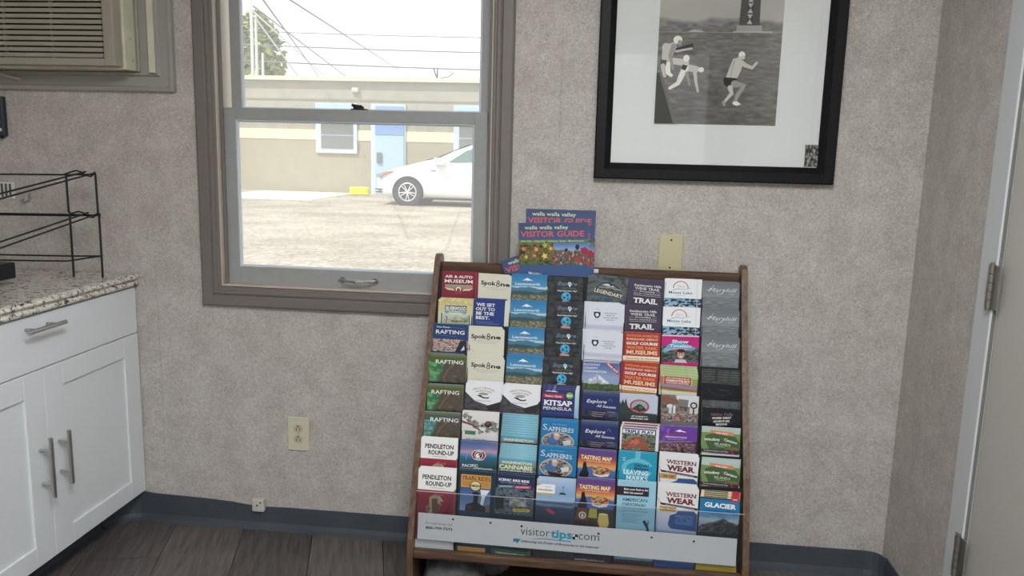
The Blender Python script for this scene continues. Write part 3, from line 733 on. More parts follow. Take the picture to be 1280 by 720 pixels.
# air conditioner
ac = empty('air_conditioner', (-1.76, 0, 1.50)); tag(ac, 'beige window air conditioner with louvred front set in the back wall', 'air conditioner')
def ao(name, b6, m, par=ac, bev=.002, seg=1):
    x0, x1, y0, y1, z0, z1 = b6
    return obj(name, B(x0 + 1.76, x1 + 1.76, y0, y1, z0 - 1.5, z1 - 1.5, bev=bev, seg=seg), m, par)
ao('sleeve', (-2.05, -1.468, -.085, -.002, 1.506, 1.86), M_ACL)
ao('sleeve_seam', (-1.4678, -1.4655, -.03, -.022, 1.507, 1.86), M_ACT, bev=0)
ao('flange', (-1.4655, -1.412, -.012, -.001, 1.497, 1.90), M_ACT)
ao('flange_bead', (-1.432, -1.409, -.0205, -.0125, 1.497, 1.90), M_ACL)
bm = bmesh.new()   # front bezel: profile swept round the louvre opening
for b6 in ((-2.05 + 1.76, -1.508 + 1.76, -.13, -.086, .012, .034), (-1.508 + 1.76, -1.474 + 1.76, -.13, -.086, .012, .36), (-2.05 + 1.76, -1.508 + 1.76, -.13, -.086, .33, .36)):
    box(bm, *b6, bev=.004, seg=2)
obj('front_bezel', bm, M_ACW, ac)
ao('louvre_backing', (-2.05, -1.508, -.098, -.0862, 1.534, 1.83), mat('louvre_shadow', (58, 50, 46), .8), bev=0)
bm = bmesh.new(); prism(bm, [(-.130, -.0062), (-.132, .0048), (-.110, .0085), (-.1085, -.002)], -.29, .25, 'x')
lo = obj('louvre', bm, M_ACW, ac, (0, 0, .042))
for k in range(1, 18):
    c = lo.copy(); COL.objects.link(c); c.location = (0, 0, .042 + k * .0162)
bm = bmesh.new()
for k in range(3): box(bm, -.27 + k * .155 + .03, -.262 + k * .155 + .03, -.108, -.099, .034, .33)
obj('louvre_rib', bm, M_ACW, ac)
for k in range(18): ao('bezel_tick', (-1.501, -1.482, -.1312, -.1302, 1.545 + k * .0162, 1.546 + k * .0162), M_ACT, bev=0)
for (x, z) in ((0, 0),):
    bm = bmesh.new(); disc(bm, (.2922, -.045, .035), .004, .002, 'x', 10); disc(bm, (.2922, -.055, .10), .0035, .002, 'x', 10); obj('screw', bm, M_STEEL, ac)
bm = mitred(-2.10, -1.353, 1.447, 1.96, [(0, 0), (0, -.016), (.012, -.018), (.016, -.012), (.044, -.012), (.050, -.02), (.056, -.02), (.058, 0)], -.0005)
bmesh.ops.translate(bm, verts=bm.verts, vec=(0, 0, 0))
struct(obj('trim_1', bm, M_ACT))
ao('lower_skirt', (-2.05, -1.413, -.0105, -.0045, 1.4955, 1.4965), M_ACT, bev=0)
wd = obj('prop_stick', T([(0, 0, 0), (.16, 0, -.036)], .005, 8), mat('stick_beige', (186, 180, 166), .5)); wd.location = (-2.02, -.032, 1.512)
tag(wd, 'beige plastic stick resting across the trim below the air conditioner', 'stick')

# outlet, blank plate, phone jack
ol = empty('wall_outlet', (-.976, 0, .3455)); tag(ol, 'ivory duplex electrical outlet on the wall below the window', 'outlet')
obj('cover_plate', B(-.0365, .0365, -.006, -.0005, -.0585, .0585, bev=.002), M_PLATE, ol)
for dz in (.019, -.018):
    bm = bmesh.new(); n_ = 24
    pts = [(max(-.0155, min(.0155, .0172 * math.cos(2 * PI * k / n_))), dz + .0145 * math.sin(2 * PI * k / n_)) for k in range(n_)]
    prism(bm, pts, -.0075, -.0058, 'y'); rc = obj('receptacle', bm, M_PLATED, ol)
    bm = bmesh.new()
    for x in (-.006, .006): box(bm, x - .0012, x + .0012, -.0079, -.0074, dz - .006, dz + .002)
    disc(bm, (0, -.0079, dz + .008), .0028, .0005, 'y', 12); obj('slot', bm, M_BLACK, rc)
bm = bmesh.new(); disc(bm, (0, -.0072, 0), .003, .0014, 'y', 12); obj('screw', bm, M_STEEL, ol)
bp_ = empty('blank_plate', (.2065, 0, .995)); tag(bp_, 'ivory blank wall plate with two screws above the brochure rack', 'wall plate')
obj('cover_plate', B(-.0365, .0365, -.006, -.0005, -.0585, .0585, bev=.002), mat('beige_plastic', (206, 198, 160), .35), bp_)
for z in (.042, -.042):
    bm = bmesh.new(); disc(bm, (0, -.0075, z), .0032, .0016, 'y', 12); obj('screw', bm, mat('dull_screw', (90, 84, 70), .4, .6), bp_)
pj = empty('phone_jack', (-1.117, 0, .088)); tag(pj, 'small square white phone jack at the top of the baseboard', 'phone jack')
obj('housing', B(-.021, .021, -.022, -.0008, -.022, .022, bev=.005, seg=2), mat('jack_white', (206, 202, 194), .45), pj)
bm = bmesh.new(); disc(bm, (-.002, -.0224, .001), .005, .0006, 'y', 3); disc(bm, (.009, -.0224, .011), .003, .0006, 'y', 10); obj('socket', bm, M_BLACK, pj)

# ================================================================== PICTURE
pc = empty('framed_picture', (.3115, 0, 1.216)); tag(pc, 'framed black and white photograph of swimmers in a wide white mat', 'picture')
fp = [(0, -.002), (0, -.026), (.004, -.030), (.030, -.030), (.046, -.016), (.048, -.012), (.048, -.002)]
fb = mitred(-.346, .346, 0, .79, fp); obj('picture_frame', fb, mat('black_frame_wood', (12, 12, 16), .5, spec=.25, noise=60, rgb2=(20, 20, 24)), pc)
obj('mat_board', B(-.302, .302, -.0095, -.004, .044, .745), mat('mat_white', (226, 229, 226), .8), pc)
obj('frame_glass', B(-.300, .300, -.0125, -.0112, .046, .743), M_PGLASS, pc)
PWm, PHm = 348, 440
cv = Cover(PWm, PHm, (110, 108, 100))
hz_v = 180   # horizon line (water edge), mm from top
def sea(u, v):
    t = vn(u, v, 14, 11, 46) * .6 + vn(u, v, 34, 12, 90) * .4
    g = 88 + 64 * (t - .45) + (26 * (1 - v))
    return np.stack([g, g * .98, g * .92], -1)
cv.pic(0, hz_v, PWm, PHm, sea, 2.4)
def sky(u, v):
    yy = v; hill = ridge(u, .80, .10, 7, 21); g = 186 - 12 * v + 6 * vn(u, v, 5, 3); a = np.stack([g, g * .985, g * .93], -1)
    t = np.clip((yy - hill) * 14, 0, 1); hg = 96 + 50 * vn(u, v, 24, 31, 40); b_ = np.stack([hg, hg * .98, hg * .93], -1)
    return mix(a, b_, t)
cv.pic(0, 0, PWm, hz_v, sky, 3.2)
cv.line([(0, hz_v), (PWm, hz_v - 1)], 2.2, (150, 148, 138))
def K(cx, cy): return ((cx - 40) * .41 * 1.02, PHm - (686 - cy) * .405)
# tower and base
tx0, tx1 = 229, 280
cv.poly([(tx0, 0), (tx0 - 3, hz_v - 18), (tx1 + 3, hz_v - 18), (tx1, 0)], (70, 68, 64)); cv.rect(tx0 + 17, 0, tx1 - 17, hz_v - 22, (58, 56, 52))
for k in range(8):
    y_ = hz_v - 50 - k * 30; cv.poly([(tx0 + 18, y_ + 26), (tx0 + 25.5, y_ + 13), (tx0 + 33, y_ + 26)], (196, 194, 184)); cv.poly([(tx0 + 18, y_), (tx0 + 25.5, y_ + 12), (tx0 + 33, y_)], (196, 194, 184))
cv.rect(tx0 - 10, hz_v - 20, tx1 + 10, hz_v - 2, (168, 165, 154)); cv.rect(tx0 - 18, hz_v - 4, tx1 + 40, hz_v, (190, 186, 176))
cv.poly([(84, hz_v - 1), (96, hz_v - 7), (118, hz_v - 5), (132, hz_v - 1)], (196, 194, 184))
def limb(pts, w0, w1, c): 
    cv.line([K(*p) for p in pts], w0, c, w1); cv.ell(*K(*pts[-1]), w1 / 2, w1 / 2, c, 10); cv.ell(*K(*pts[0]), w0 / 2, w0 / 2, c, 10)
sk, sk2, wht, dk = (204, 202, 190), (160, 158, 148), (240, 238, 228), (22, 22, 22)
# rowing boat
cv.poly([K(150, 160), K(275, 120), K(282, 150), K(230, 175), K(160, 182)], (40, 40, 38)); cv.line([K(160, 178), K(275, 155)], 6, (206, 204, 196))
# leaping swimmer
cv.poly([K(555, 225), K(590, 215), K(625, 245), K(615, 300), K(590, 362), K(515, 355), K(530, 300)], sk); cv.line([K(565, 232), K(545, 345)], 2.5, sk2)
cv.poly([K(502, 352), K(592, 358), K(582, 385), K(545, 430), K(505, 405), K(498, 375)], dk)
limb([(612, 250), (640, 268), (688, 285), (715, 250)], 15, 7, sk); limb([(575, 398), (640, 410), (605, 470), (585, 525)], 20, 8, sk2)
limb([(548, 425), (560, 465), (515, 525)], 15, 7, sk); cv.poly([K(570, 525), K(600, 518), K(630, 540), K(600, 550), K(575, 542)], wht); cv.poly([K(495, 520), K(520, 515), K(522, 550), K(512, 557)], sk2)
cv.ell(*K(612, 200), 9.5, 11, wht); cv.ell(*K(622, 214), 5, 6, sk); limb([(598, 218), (596, 232)], 10, 12, sk)
# two crouching swimmers and the near one
limb([(150, 245), (235, 255)], 18, 20, sk); cv.ell(*K(238, 225), 9, 9.5, wht); limb([(110, 260), (120, 330), (140, 345)], 16, 10, wht)
limb([(245, 290), (310, 300)], 20, 18, sk); cv.ell(*K(343, 303), 8, 7.5, wht); limb([(300, 310), (312, 390), (330, 455)], 11, 6, sk)
limb([(235, 290), (205, 360), (190, 400), (135, 435)], 19, 9, wht); limb([(245, 330), (270, 410)], 10, 6, sk2); cv.poly([K(215, 268), K(250, 275), K(235, 310), K(208, 300)], (50, 50, 48))
limb([(95, 150), (110, 230)], 24, 20, sk); cv.poly([K(70, 140), K(160, 110), K(165, 150), K(130, 235), K(70, 240)], sk); cv.ell(*K(172, 98), 12.5, 11.5, wht); cv.ell(*K(186, 118), 6, 8, sk2)
limb([(145, 140), (125, 210), (150, 300)], 14, 7, sk2); cv.poly([K(62, 235), K(105, 240), K(100, 285), K(60, 280)], (84, 82, 78)); limb([(80, 280), (95, 350)], 14, 10, sk); limb([(80, 400), (92, 505)], 12, 9, sk); limb([(75, 508), (108, 508)], 8, 6, wht)
# pier edge
cv.poly([K(40, 330), K(62, 330), K(190, 686), K(40, 686)], (62, 60, 56)); cv.poly([K(55, 330), K(72, 320), K(195, 686), K(172, 686)], (112, 108, 98))
ph = obj('photograph', cv.mesh('photograph', M_ARTP), None, pc, (.4395 - .3115 - .302 + .0 - .0065, -.0096, .165 + PHm / 1000))
ph.location = (-.1755, -.0096, .165 + PHm / 1000)
cv = Cover(40, 62, (50, 50, 50)); cv.pic(1, 1, 39, 61, busy([(20, 20, 20), (60, 60, 58), (120, 118, 112), (190, 188, 180)], 9, 5), 2)
sn = obj('corner_photo', cv.mesh('corner_photo', M_ARTP), None, pc, (.262, -.0130, .113)); sn['label'] = 'tiny dark photo tucked in the lower right corner'

# ================================================================== BROCHURE RACK
PX0, PIT = -.478, .878 / 8
TH = math.radians(8)
def rowtop(r): return -.150 - .036 * (r - 1), [.9349, .8642, .7915, .7133, .636, .5626, .4957, .4215][r - 1]
rk = empty('brochure_rack', (-.04, -.24, 0)); tag(rk, 'brown wooden eight-column brochure rack standing on the floor against the wall', 'display rack')
def ro(name, bm, m, par=rk): bmesh.ops.translate(bm, verts=bm.verts, vec=(.04, .24, 0)); return obj(name, bm, m, par)
sp = [(-.055, 0), (-.055, .955), (-.062, .972), (-.080, .980), (-.102, .980), (-.116, .972), (-.122, .955), (-.150, .885), (-.26, .66), (-.375, .445), (-.452, .235), (-.456, .19), (-.456, 0)]
for x0, x1 in ((-.4965, -.479), (.401, .4185)):
    bm = bmesh.new(); prism(bm, sp, x0, x1, 'x', bev=.003); ro('side_panel', bm, M_OAK)
ro('top_rail', B(-.4785, .4005, -.105, -.088, .885, .957, bev=.003), M_OAKH)
ro('back_panel', B(-.4785, .4005, -.075, -.068, .02, .885), M_DARK)
ro('front_lip', B(-.4785, .4005, -.458, -.438, .183, .2085, bev=.006, seg=2), M_OAKH)
ro('bottom_shelf', B(-.4785, .4005, -.4375, -.076, .183, .1885), M_OAKH)
ro('base_board', B(-.4785, .4005, -.44, -.076, .004, .02), M_OAKH)
def slope_slab(yt, zt, length, off, th, x0, x1):      # slab parallel to the pages, top edge at (yt,zt), offset behind along the page normal
    nrm = (math.cos(TH), -math.sin(TH)); dn = (-math.sin(TH), -math.cos(TH))
    p = [(yt + nrm[0] * off, zt + nrm[1] * off), (yt + nrm[0] * (off + th), zt + nrm[1] * (off + th))]
    p = p + [(q[0] + dn[0] * length, q[1] + dn[1] * length) for q in p[::-1]]
    bm = bmesh.new(); prism(bm, p, x0, x1, 'x'); return bm
for r in range(1, 9):
    y, z = rowtop(r)
    ro('pocket_back', slope_slab(y, z, .205, .0180, .002, -.478, .400), M_DARK)
for c in range(1, 8):
    pts = []
    for r in range(1, 9):
        y, z = rowtop(r); pts.append((y + .012, z - .012))
    yb, zb_ = rowtop(8); pts = pts + [(-.425, .192), (-.178, .192), (-.143, .90)]
    bm = bmesh.new(); prism(bm, pts, PX0 + c * PIT - .0008, PX0 + c * PIT + .0008, 'x'); ro('column_divider', bm, M_DARK)
# clear front guard with the frosted strip
y8, z8 = rowtop(8)
gy0 = -.4465; gl = slope_slab(gy0 + math.tan(TH) * .153, .365, .155, -.002, .002, -.4775, .3995)
cg = ro('clear_guard', gl, M_ACRYL)
ge = slope_slab(gy0 + math.tan(TH) * .153, .3665, .0013, -.0022, .0024, -.4775, .3995)
ro('guard_edge', ge, mat('acrylic_edge', (176, 184, 188), .2))
st_ = obj('guard_strip', B(0, .853, -.0015, 0, -.073, 0, bev=.0004), mat('frosted_strip', (186, 190, 192), .25), rk)
st_.matrix_local = Matrix.Translation((-.468 + .04, gy0 + math.tan(TH) * .101 - .0034 + .24, .3085)) @ Matrix.Rotation(-TH, 4, 'X') @ Matrix.Rotation(math.radians(.45), 4, 'Y')

cv = Cover(853, 73, (176, 181, 184))
cv.text('For Local Service Call', 22, 30, 7.4, (40, 42, 46), w=72); cv.text('800-799-7373', 22, 43, 7.4, (15, 15, 18), w=74, bold=.045)
cv.text('visitor', 283, 37, 24, (18, 18, 22), w=79, bold=-.008); cv.text('tips', 364, 37.5, 23, (22, 138, 178), w=58, bold=.055); cv.text('com', 439, 37, 24, (18, 18, 22), w=55, bold=-.008)
cv.line([(316, 47), (345, 43), (420, 45)], 1.6, (22, 138, 178), 3)
cv.rect(423, 24, 437, 38.5, (24, 24, 24)); cv.rect(424, 25, 429.5, 30.5, (200, 202, 190)); cv.rect(430.5, 31.5, 436, 37.5, (214, 214, 204))
for x_, y_, r_ in ((285, 14, 3.2), (492, 17, 3.2)): cv.ell(x_, y_, r_, r_, (18, 18, 22), 12)
cv.text('Delivering the Power of Brochures to the Internet!', 286, 57, 6.2, (44, 48, 84), w=208, bold=.03, shear=.22)
cv.poly([(264, 49), (284, 49), (275, 62), (271, 56), (265, 60)], (22, 120, 160))
for x_, y_ in ((97, 11), (200, 12), (632, 15), (742, 16)): cv.ell(x_, y_, 3, 3, (24, 26, 30), 14)
o = obj('strip_print', cv.mesh('strip_print'), None, st_)
o.location = (0, -.0015, 0)
# little paper tag on the top rail
o = obj('price_tag', B(-.012, .012, -.0006, 0, -.006, .006), M_PAPER); o.location = (-.020, -.1056, .948); tag(o, 'tiny white paper label stuck on the rack top rail', 'label')

# ---------------- covers (mm, page 100 wide) -------------------------------------------------------
Wp, Hp = 101.6, 228.0
W_ = (240, 241, 238)
def mountains(u, v, seed, y0, amp, c_far, c_near, sky0, sky1, fo):
    a = ramp(v / max(y0, .01), [(0, sky0), (1, sky1)])
    r1 = ridge(u, y0, amp * 1.3, 6, seed); a = mix(a, np.ones_like(a) * np.array(c_far), np.clip((v - r1) * 60, 0, 1))
    r2 = ridge(u, y0 + .18, amp * .8, 4, seed + 9); a = mix(a, np.ones_like(a) * np.array(c_near), np.clip((v - r2) * 60, 0, 1))
    tx = busy(fo, 22, seed + 2)(u, v); return mix(a, tx, np.clip((v - y0 - .30 - .08 * vn(u, v, 7, seed + 3)) * 18, 0, 1))
def c_museum():
    c = Cover(Wp, Hp, (142, 28, 52)); c.text('AIR & AUTO', 50, 20, 8.5, W_, w=82, al='c', bold=.05); c.text('MUSEUM', 50, 36, 11, W_, w=84, al='c', bold=.04)
    c.grad(10, 42, 92, 56, (172, 160, 128), (142, 134, 110)); c.poly([(8, 52), (35, 56), (40, 62), (18, 60)], (224, 204, 160)); c.poly([(94, 52), (66, 56), (60, 62), (84, 60)], (224, 204, 160))
    c.poly([(40, 72), (42, 58), (50, 52), (58, 58), (60, 72)], (176, 46, 62)); c.ell(50, 57, 8, 8, (236, 232, 224)); c.ell(50, 60, 5, 7, (150, 36, 52)); return c
def c_steam():
    c = Cover(Wp, Hp, (216, 202, 140)); c.pic(4, 40, 98, 110, lambda u, v: mix(ramp(v, [(0, (206, 210, 190)), (.35, (198, 214, 200)), (1, (140, 160, 130))]), busy([(90, 110, 70), (140, 140, 96), (196, 200, 180), (110, 150, 150)], 12, 3)(u, v), np.clip(1 - np.abs(v - .42) * 3, 0, 1) * (np.abs(u - .55) < .42)), 1.8)
    c.pic(0, 0, Wp, 18, busy([(226, 214, 150), (196, 176, 96), (232, 226, 186)], 10, 9), 2); c.rect(20, 18, 84, 35, (70, 92, 110)); c.text('SILVERWOOD', 52, 33, 12, (240, 244, 240), w=60, al='c', bold=.05)
    c.poly([(18, 36), (52, 40), (86, 36), (82, 45), (52, 42), (22, 45)], (96, 168, 186)); c.text('Theme Park', 52, 45, 5, (230, 244, 244), w=42, al='c', bold=.03); c.rect(9, 44, 13, 82, (64, 120, 96)); c.line([(24, 52), (28, 60), (24, 72)], 3, (160, 70, 66)); c.line([(92, 46), (94, 78)], 2, (50, 60, 60)); return c
def c_raft1():
    c = Cover(Wp, Hp, (24, 62, 118)); c.text('Wet Planet', 9, 12, 5, W_, w=40, bold=.03); c.line([(52, 10), (92, 12)], .8, (110, 140, 180)); c.text('RAFTING', 8, 31, 12.5, W_, w=84, bold=.03)
    c.line([(9, 36), (70, 38)], .8, (90, 130, 180)); c.pic(0, 48, Wp, 88, busy([(40, 50, 70), (210, 214, 216), (150, 60, 50), (225, 222, 200), (60, 80, 60)], 12, 41), 1.7); c.poly([(66, 88), (80, 52), (98, 50), (101, 88)], (30, 36, 44)); c.poly([(82, 84), (92, 66), (94, 80)], (220, 224, 226)); c.poly([(0, 47), (60, 45), (101, 52), (101, 48), (60, 42), (0, 44)], (30, 70, 130)); return c
def c_raft(teal):
    g = (78, 98, 40) if not teal else (72, 92, 80)
    c = Cover(Wp, Hp, g); fn = lambda u, v: mix(busy([(64, 58, 50), (92, 82, 68), (74, 66, 58), (112, 98, 70)], 10, 7)(u, v), busy([(40, 110, 70), (70, 150, 90), (120, 170, 110)] if not teal else [(60, 130, 130), (110, 180, 180), (70, 110, 90)], 10, 17)(u, v), np.clip((.42 - u - .25 * v) * 8, 0, 1))
    c.pic(0, 26, Wp, 110, fn, 1.7); c.grad(0, 0, Wp, 9, (110, 122, 96), (86, 100, 62)); c.text('RAFTING', 12 if not teal else 18, 29, 12.5, W_, w=80, bold=.02)
    c.line([(36, 76), (46, 52), (60, 34), (68, 26)], 2.2, (140, 116, 62), 1); return c
def c_pend():
    c = Cover(Wp, Hp, W_); c.text('PENDLETON', 12, 30, 13.5, (16, 16, 18), w=80, bold=.05); c.text('ROUND-UP', 22, 49, 13.5, (16, 16, 18), w=72, bold=.05); c.text('OREGON', 34, 56, 2.8, (60, 60, 60), w=40)
    c.grad(0, 62, Wp, 196, (160, 40, 62), (132, 24, 48)); c.text('Est', 48, 78, 7, (210, 130, 110), w=24, shear=.3)
    c.pic(24, 84, 88, 150, busy([(132, 26, 50), (110, 78, 60), (168, 150, 120), (90, 62, 48)], 11, 61), 1.8, lambda u, v: abs(u - .38 - .1 * math.sin(v * 9)) < .30 - .12 * abs(v - .6) and ((u * 37 + v * 23) % 1) < .93)
    c.poly([(34, 84), (44, 76), (62, 78), (70, 92), (60, 100), (50, 120), (56, 134), (34, 150), (28, 140), (38, 118), (34, 100)], (176, 156, 120)); c.poly([(40, 88), (56, 86), (60, 112), (70, 126), (58, 142), (44, 128)], (104, 74, 58)); c.line([(66, 134), (82, 126), (90, 108), (94, 90)], 4, (84, 44, 46), 2); c.line([(62, 80), (72, 94)], 3, (206, 190, 156))
    c.rect(0, 150, Wp, 196, (132, 24, 48)); c.rect(0, 196, Wp, Hp, W_); c.text('September rodeo week', 10, 218, 3, (60, 60, 60), w=70) if 0 else None
    return c
def c_spok():
    c = Cover(Wp, Hp, (218, 216, 194)); c.text('Spok', 5, 29, 13, (30, 28, 46), w=44, bold=.055); c.text('ne', 63, 29, 13, (30, 28, 46), w=28, bold=.055)
    c.ring(55.5, 18, 4.8, 4.8, 2.2, (30, 28, 46)); c.ring(55.5, 27, 5.6, 5.6, 2.5, (30, 28, 46)); c.line([(55.5, 11), (55.5, 14)], 1.6, (34, 32, 52))
    c.text('EXPLORE DINE STAY AND PLAY', 10, 38, 2.6, (130, 124, 110), w=76); c.text('VISIT THE INLAND NORTHWEST', 22, 44, 2.4, (130, 124, 110), w=54); return c
def c_best():
    c = Cover(Wp, Hp, (24, 56, 136))
    for i, (t, w) in enumerate((('WE SET', 56), ('OUT TO', 56), ('BE THE', 54), ('BEST.', 42))): c.text(t, 8, 21 + i * 14, 10, W_, w=w, bold=.04, serif=True)
    c.line([(10, 70), (62, 71)], .9, (120, 140, 190)); c.line([(12, 74), (80, 76)], .9, (120, 140, 190)); c.line([(12, 78), (76, 79)], .9, (120, 140, 190)); c.rect(93, 0, Wp, Hp, (222, 220, 200)); return c
def c_hells():
    c = Cover(Wp, Hp, (64, 56, 60)); c.pic(0, 40, Wp, 110, busy([(44, 40, 44), (78, 66, 62), (66, 74, 92), (96, 82, 72)], 10, 71), 2)
    c.poly([(0, 0), (Wp, 0), (Wp, 50), (66, 64), (28, 52), (0, 26)], (234, 236, 240)); c.text('HELLS CANYON', 52, 13, 6, (150, 134, 66), w=60, al='c', bold=.02, arc=60); c.text('ADVENTURES', 52, 22, 5.5, (150, 134, 66), w=46, al='c', bold=.02, arc=60)
    c.ell(52, 29, 14, 4, (120, 130, 140)); c.line([(40, 28), (64, 30)], 1, (230, 230, 230)); c.poly([(32, 34), (44, 33), (50, 38), (60, 40), (70, 37), (66, 43), (52, 43), (40, 38)], (24, 26, 30)); c.text('SNAKE RIVER', 52, 52, 3, (130, 130, 110), w=44, al='c', bold=.02)
    c.poly([(30, 53), (66, 64), (50, 68), (40, 62)], (70, 84, 112)); c.poly([(60, 68), (101, 50), (101, 76), (70, 80)], (46, 40, 40)); return c
def c_moss():
    c = Cover(Wp, Hp, (226, 222, 218))
    def m_(u, v):
        base = ramp(v, [(0, (228, 224, 222)), (1, (214, 212, 214))])
        d = np.abs(v - .35 - .34 * (u - .15) + .12 * np.sin(u * 9)); t = busy([(40, 60, 50), (110, 130, 110), (170, 180, 160), (70, 50, 50), (150, 160, 180)], 18, 81)(u, v)
        n_ = vn(u, v, 14, 8); return mix(base, t, np.clip((.20 + .14 * (n_ - .5) - d) * 16, 0, 1) * (n_ > .32))
    c.pic(0, 4, Wp, 84, m_, 1.6); c.line([(4, 34), (30, 42), (52, 56)], 6, (120, 50, 56), 4); c.ell(74, 36, 10, 10, (70, 26, 34)); c.ell(73, 33, 6, 5, (110, 80, 70)); c.rect(10, 60, 40, 72, (52, 122, 66)); c.poly([(6, 60), (14, 66), (10, 72), (22, 72), (22, 60)], (66, 130, 80)); c.text('MUSIC AND ARTS TRAIL', 14, 86, 3, (30, 30, 34), w=58, bold=.03); return c
def c_pnw():
    c = Cover(Wp, Hp, (30, 72, 88)); c.pic(0, 0, Wp, 88, lambda u, v: ramp(v + .12 * (u - .5) + .10 * (vn(u, v, 4, 3) - .5), [(0, (60, 100, 160)), (.2, (120, 120, 170)), (.32, (200, 150, 160)), (.42, (90, 140, 190)), (.55, (40, 96, 140)), (.8, (26, 84, 96)), (1, (24, 70, 80))]), 2)
    c.ell(52, 40, 21, 17, (232, 226, 220), 8); c.ell(52, 40, 19, 15.5, (170, 30, 44), 8); c.ell(52, 40, 11.5, 11.5, W_); c.ell(52, 40, 10, 10, (28, 28, 30)); c.poly([(44, 40), (48, 34), (56, 34), (58, 40), (54, 42), (56, 48), (46, 48)], W_); c.ell(54, 38, 3.5, 2.4, (28, 28, 30))
    c.text('AUTHENTIC', 52, 29.5, 4, W_, w=24, al='c', bold=.03); c.text('HERITAGE', 52, 55, 4, W_, w=24, al='c', bold=.03); c.text('PACIFIC', 8, 80, 9, W_, w=44, bold=.04, rot=4); c.text('NORTHWEST', 40, 86, 8, W_, w=52, bold=.04); c.line([(18, 44), (16, 50), (20, 58)], 1, (140, 190, 200)); return c
def c_train():
    c = Cover(Wp, Hp, (22, 52, 74)); c.rect(7, 12, 90, 50, (214, 150, 58)); c.text('TRAIN RIDES', 10, 28, 11.5, (54, 32, 30), w=78, bold=.02, serif=True)
    for k in range(5): c.line([(12, 32 + k * 3), (36, 33 + k * 3)], .8, (120, 84, 44)); c.line([(62, 32 + k * 3), (86, 33 + k * 3)], .8, (120, 84, 44))
    c.pic(7, 50, 90, 118, lambda u, v: ramp(v, [(0, (52, 86, 150)), (.8, (110, 146, 190)), (1, (150, 170, 180))]), 3); c.poly([(62, 54), (88, 54), (76, 74), (70, 104), (63, 104), (66, 76)], (232, 230, 230))
    c.poly([(22, 118), (24, 100), (32, 96), (44, 92), (44, 64), (58, 64), (56, 92), (66, 98), (84, 104), (90, 118)], (30, 28, 32)); c.ell(50, 66, 10, 5, (34, 30, 30)); c.ell(34, 108, 8, 8, (60, 50, 48)); c.pic(78, 96, 90, 118, busy([(120, 90, 50), (90, 110, 60)], 4, 3), 3)
    c.ell(48, 44, 16, 15, (40, 38, 36)); c.ell(48, 44, 14, 13, (226, 214, 160)); c.rect(34, 41, 62, 47, (40, 38, 36)); c.text('MT. RAINIER', 48, 45.6, 3.4, (226, 214, 160), w=26, al='c', bold=.03); c.rect(38, 51, 58, 53, (190, 170, 110))
    c.rect(7, 118, 90, 200, (40, 60, 84)); c.rect(7, 205, 84, 219, (206, 144, 56)); return c
def c_leav():
    c = Cover(Wp, Hp, (40, 132, 190)); c.grad(0, 0, Wp, 40, (30, 122, 184), (60, 150, 200)); c.pic(0, 38, Wp, 96, lambda u, v: mountains(u, v, 91, .10, .16, (60, 120, 150), (44, 84, 90), (150, 196, 214), (190, 214, 220), [(54, 60, 40), (140, 126, 92), (50, 84, 50), (196, 170, 150), (96, 80, 60)]), 1.7)
    c.poly([(32, 20), (40, 14), (46, 10), (50, 12), (56, 15), (64, 20), (54, 18), (48, 20), (42, 18)], W_); c.text('Leavenworth', 48, 34, 9.5, W_, w=72, al='c', bold=.01); c.line([(26, 38), (72, 38)], .9, (210, 226, 236)); return c
def c_wash():
    c = Cover(Wp, Hp, (70, 150, 180)); c.pic(0, 0, Wp, 22, lambda u, v: ramp(v, [(0, (150, 210, 226)), (.35, (80, 170, 206)), (1, (140, 160, 140))]) * (1 - .22 * np.abs(u - .62))[..., None], 2.4); c.pic(0, 22, Wp, 60, busy([(70, 96, 84), (120, 140, 110), (96, 120, 100)], 7, 13), 3)
    c.text('WASHINGTON', 8, 20, 8, (232, 238, 230), w=84, bold=.04); c.text('CANNABIS', 2, 36, 12.5, (226, 230, 190), w=92, bold=.06); c.text('TOURISM MAP', 6, 46, 7.5, (232, 236, 226), w=88, bold=.03); c.pic(0, 52, Wp, 58, busy([(30, 60, 40), (60, 96, 60)], 5, 3), 3); c.rect(0, 58, Wp, 80, (176, 190, 204)); return c
def c_bike():
    c = Cover(Wp, Hp, (26, 44, 84)); c.pic(0, 40, Wp, 118, busy([(26, 38, 52), (40, 58, 70), (120, 130, 140), (56, 74, 92), (90, 96, 100)], 12, 101), 1.7); c.pic(40, 72, 86, 92, busy([(100, 100, 98), (170, 170, 166), (200, 200, 196)], 7, 31, 5), 2); c.rect(0, 70, 24, 104, (26, 34, 36))
    c.text('SCENIC BIKE RIDE', 6, 19, 7, W_, w=84, bold=.06); c.text('TOP 10 RIDE IN THE WEST', 10, 25, 3, (220, 224, 230), w=76); c.rect(6, 31, 50, 39, (60, 120, 140), rot=-4); c.text('HIAWATHA', 10, 38.5, 4, W_, w=34, rot=4); c.rect(51, 29, 96, 38, (190, 70, 96), rot=-4); c.text('MOUNTAINS', 56, 37, 4, W_, w=34, rot=4)
    c.rect(50, 98, 96, 107, (220, 180, 60), rot=-3); c.text('RIDE THE TRAIL', 56, 105, 4, (60, 50, 30), w=34, bold=.03, rot=3); c.rect(0, 118, Wp, 205, (30, 48, 70)); c.rect(0, 205, Wp, Hp, (60, 100, 66)); c.text('ridethehiawatha.com', 10, 216, 5, W_, w=80, bold=.02); return c
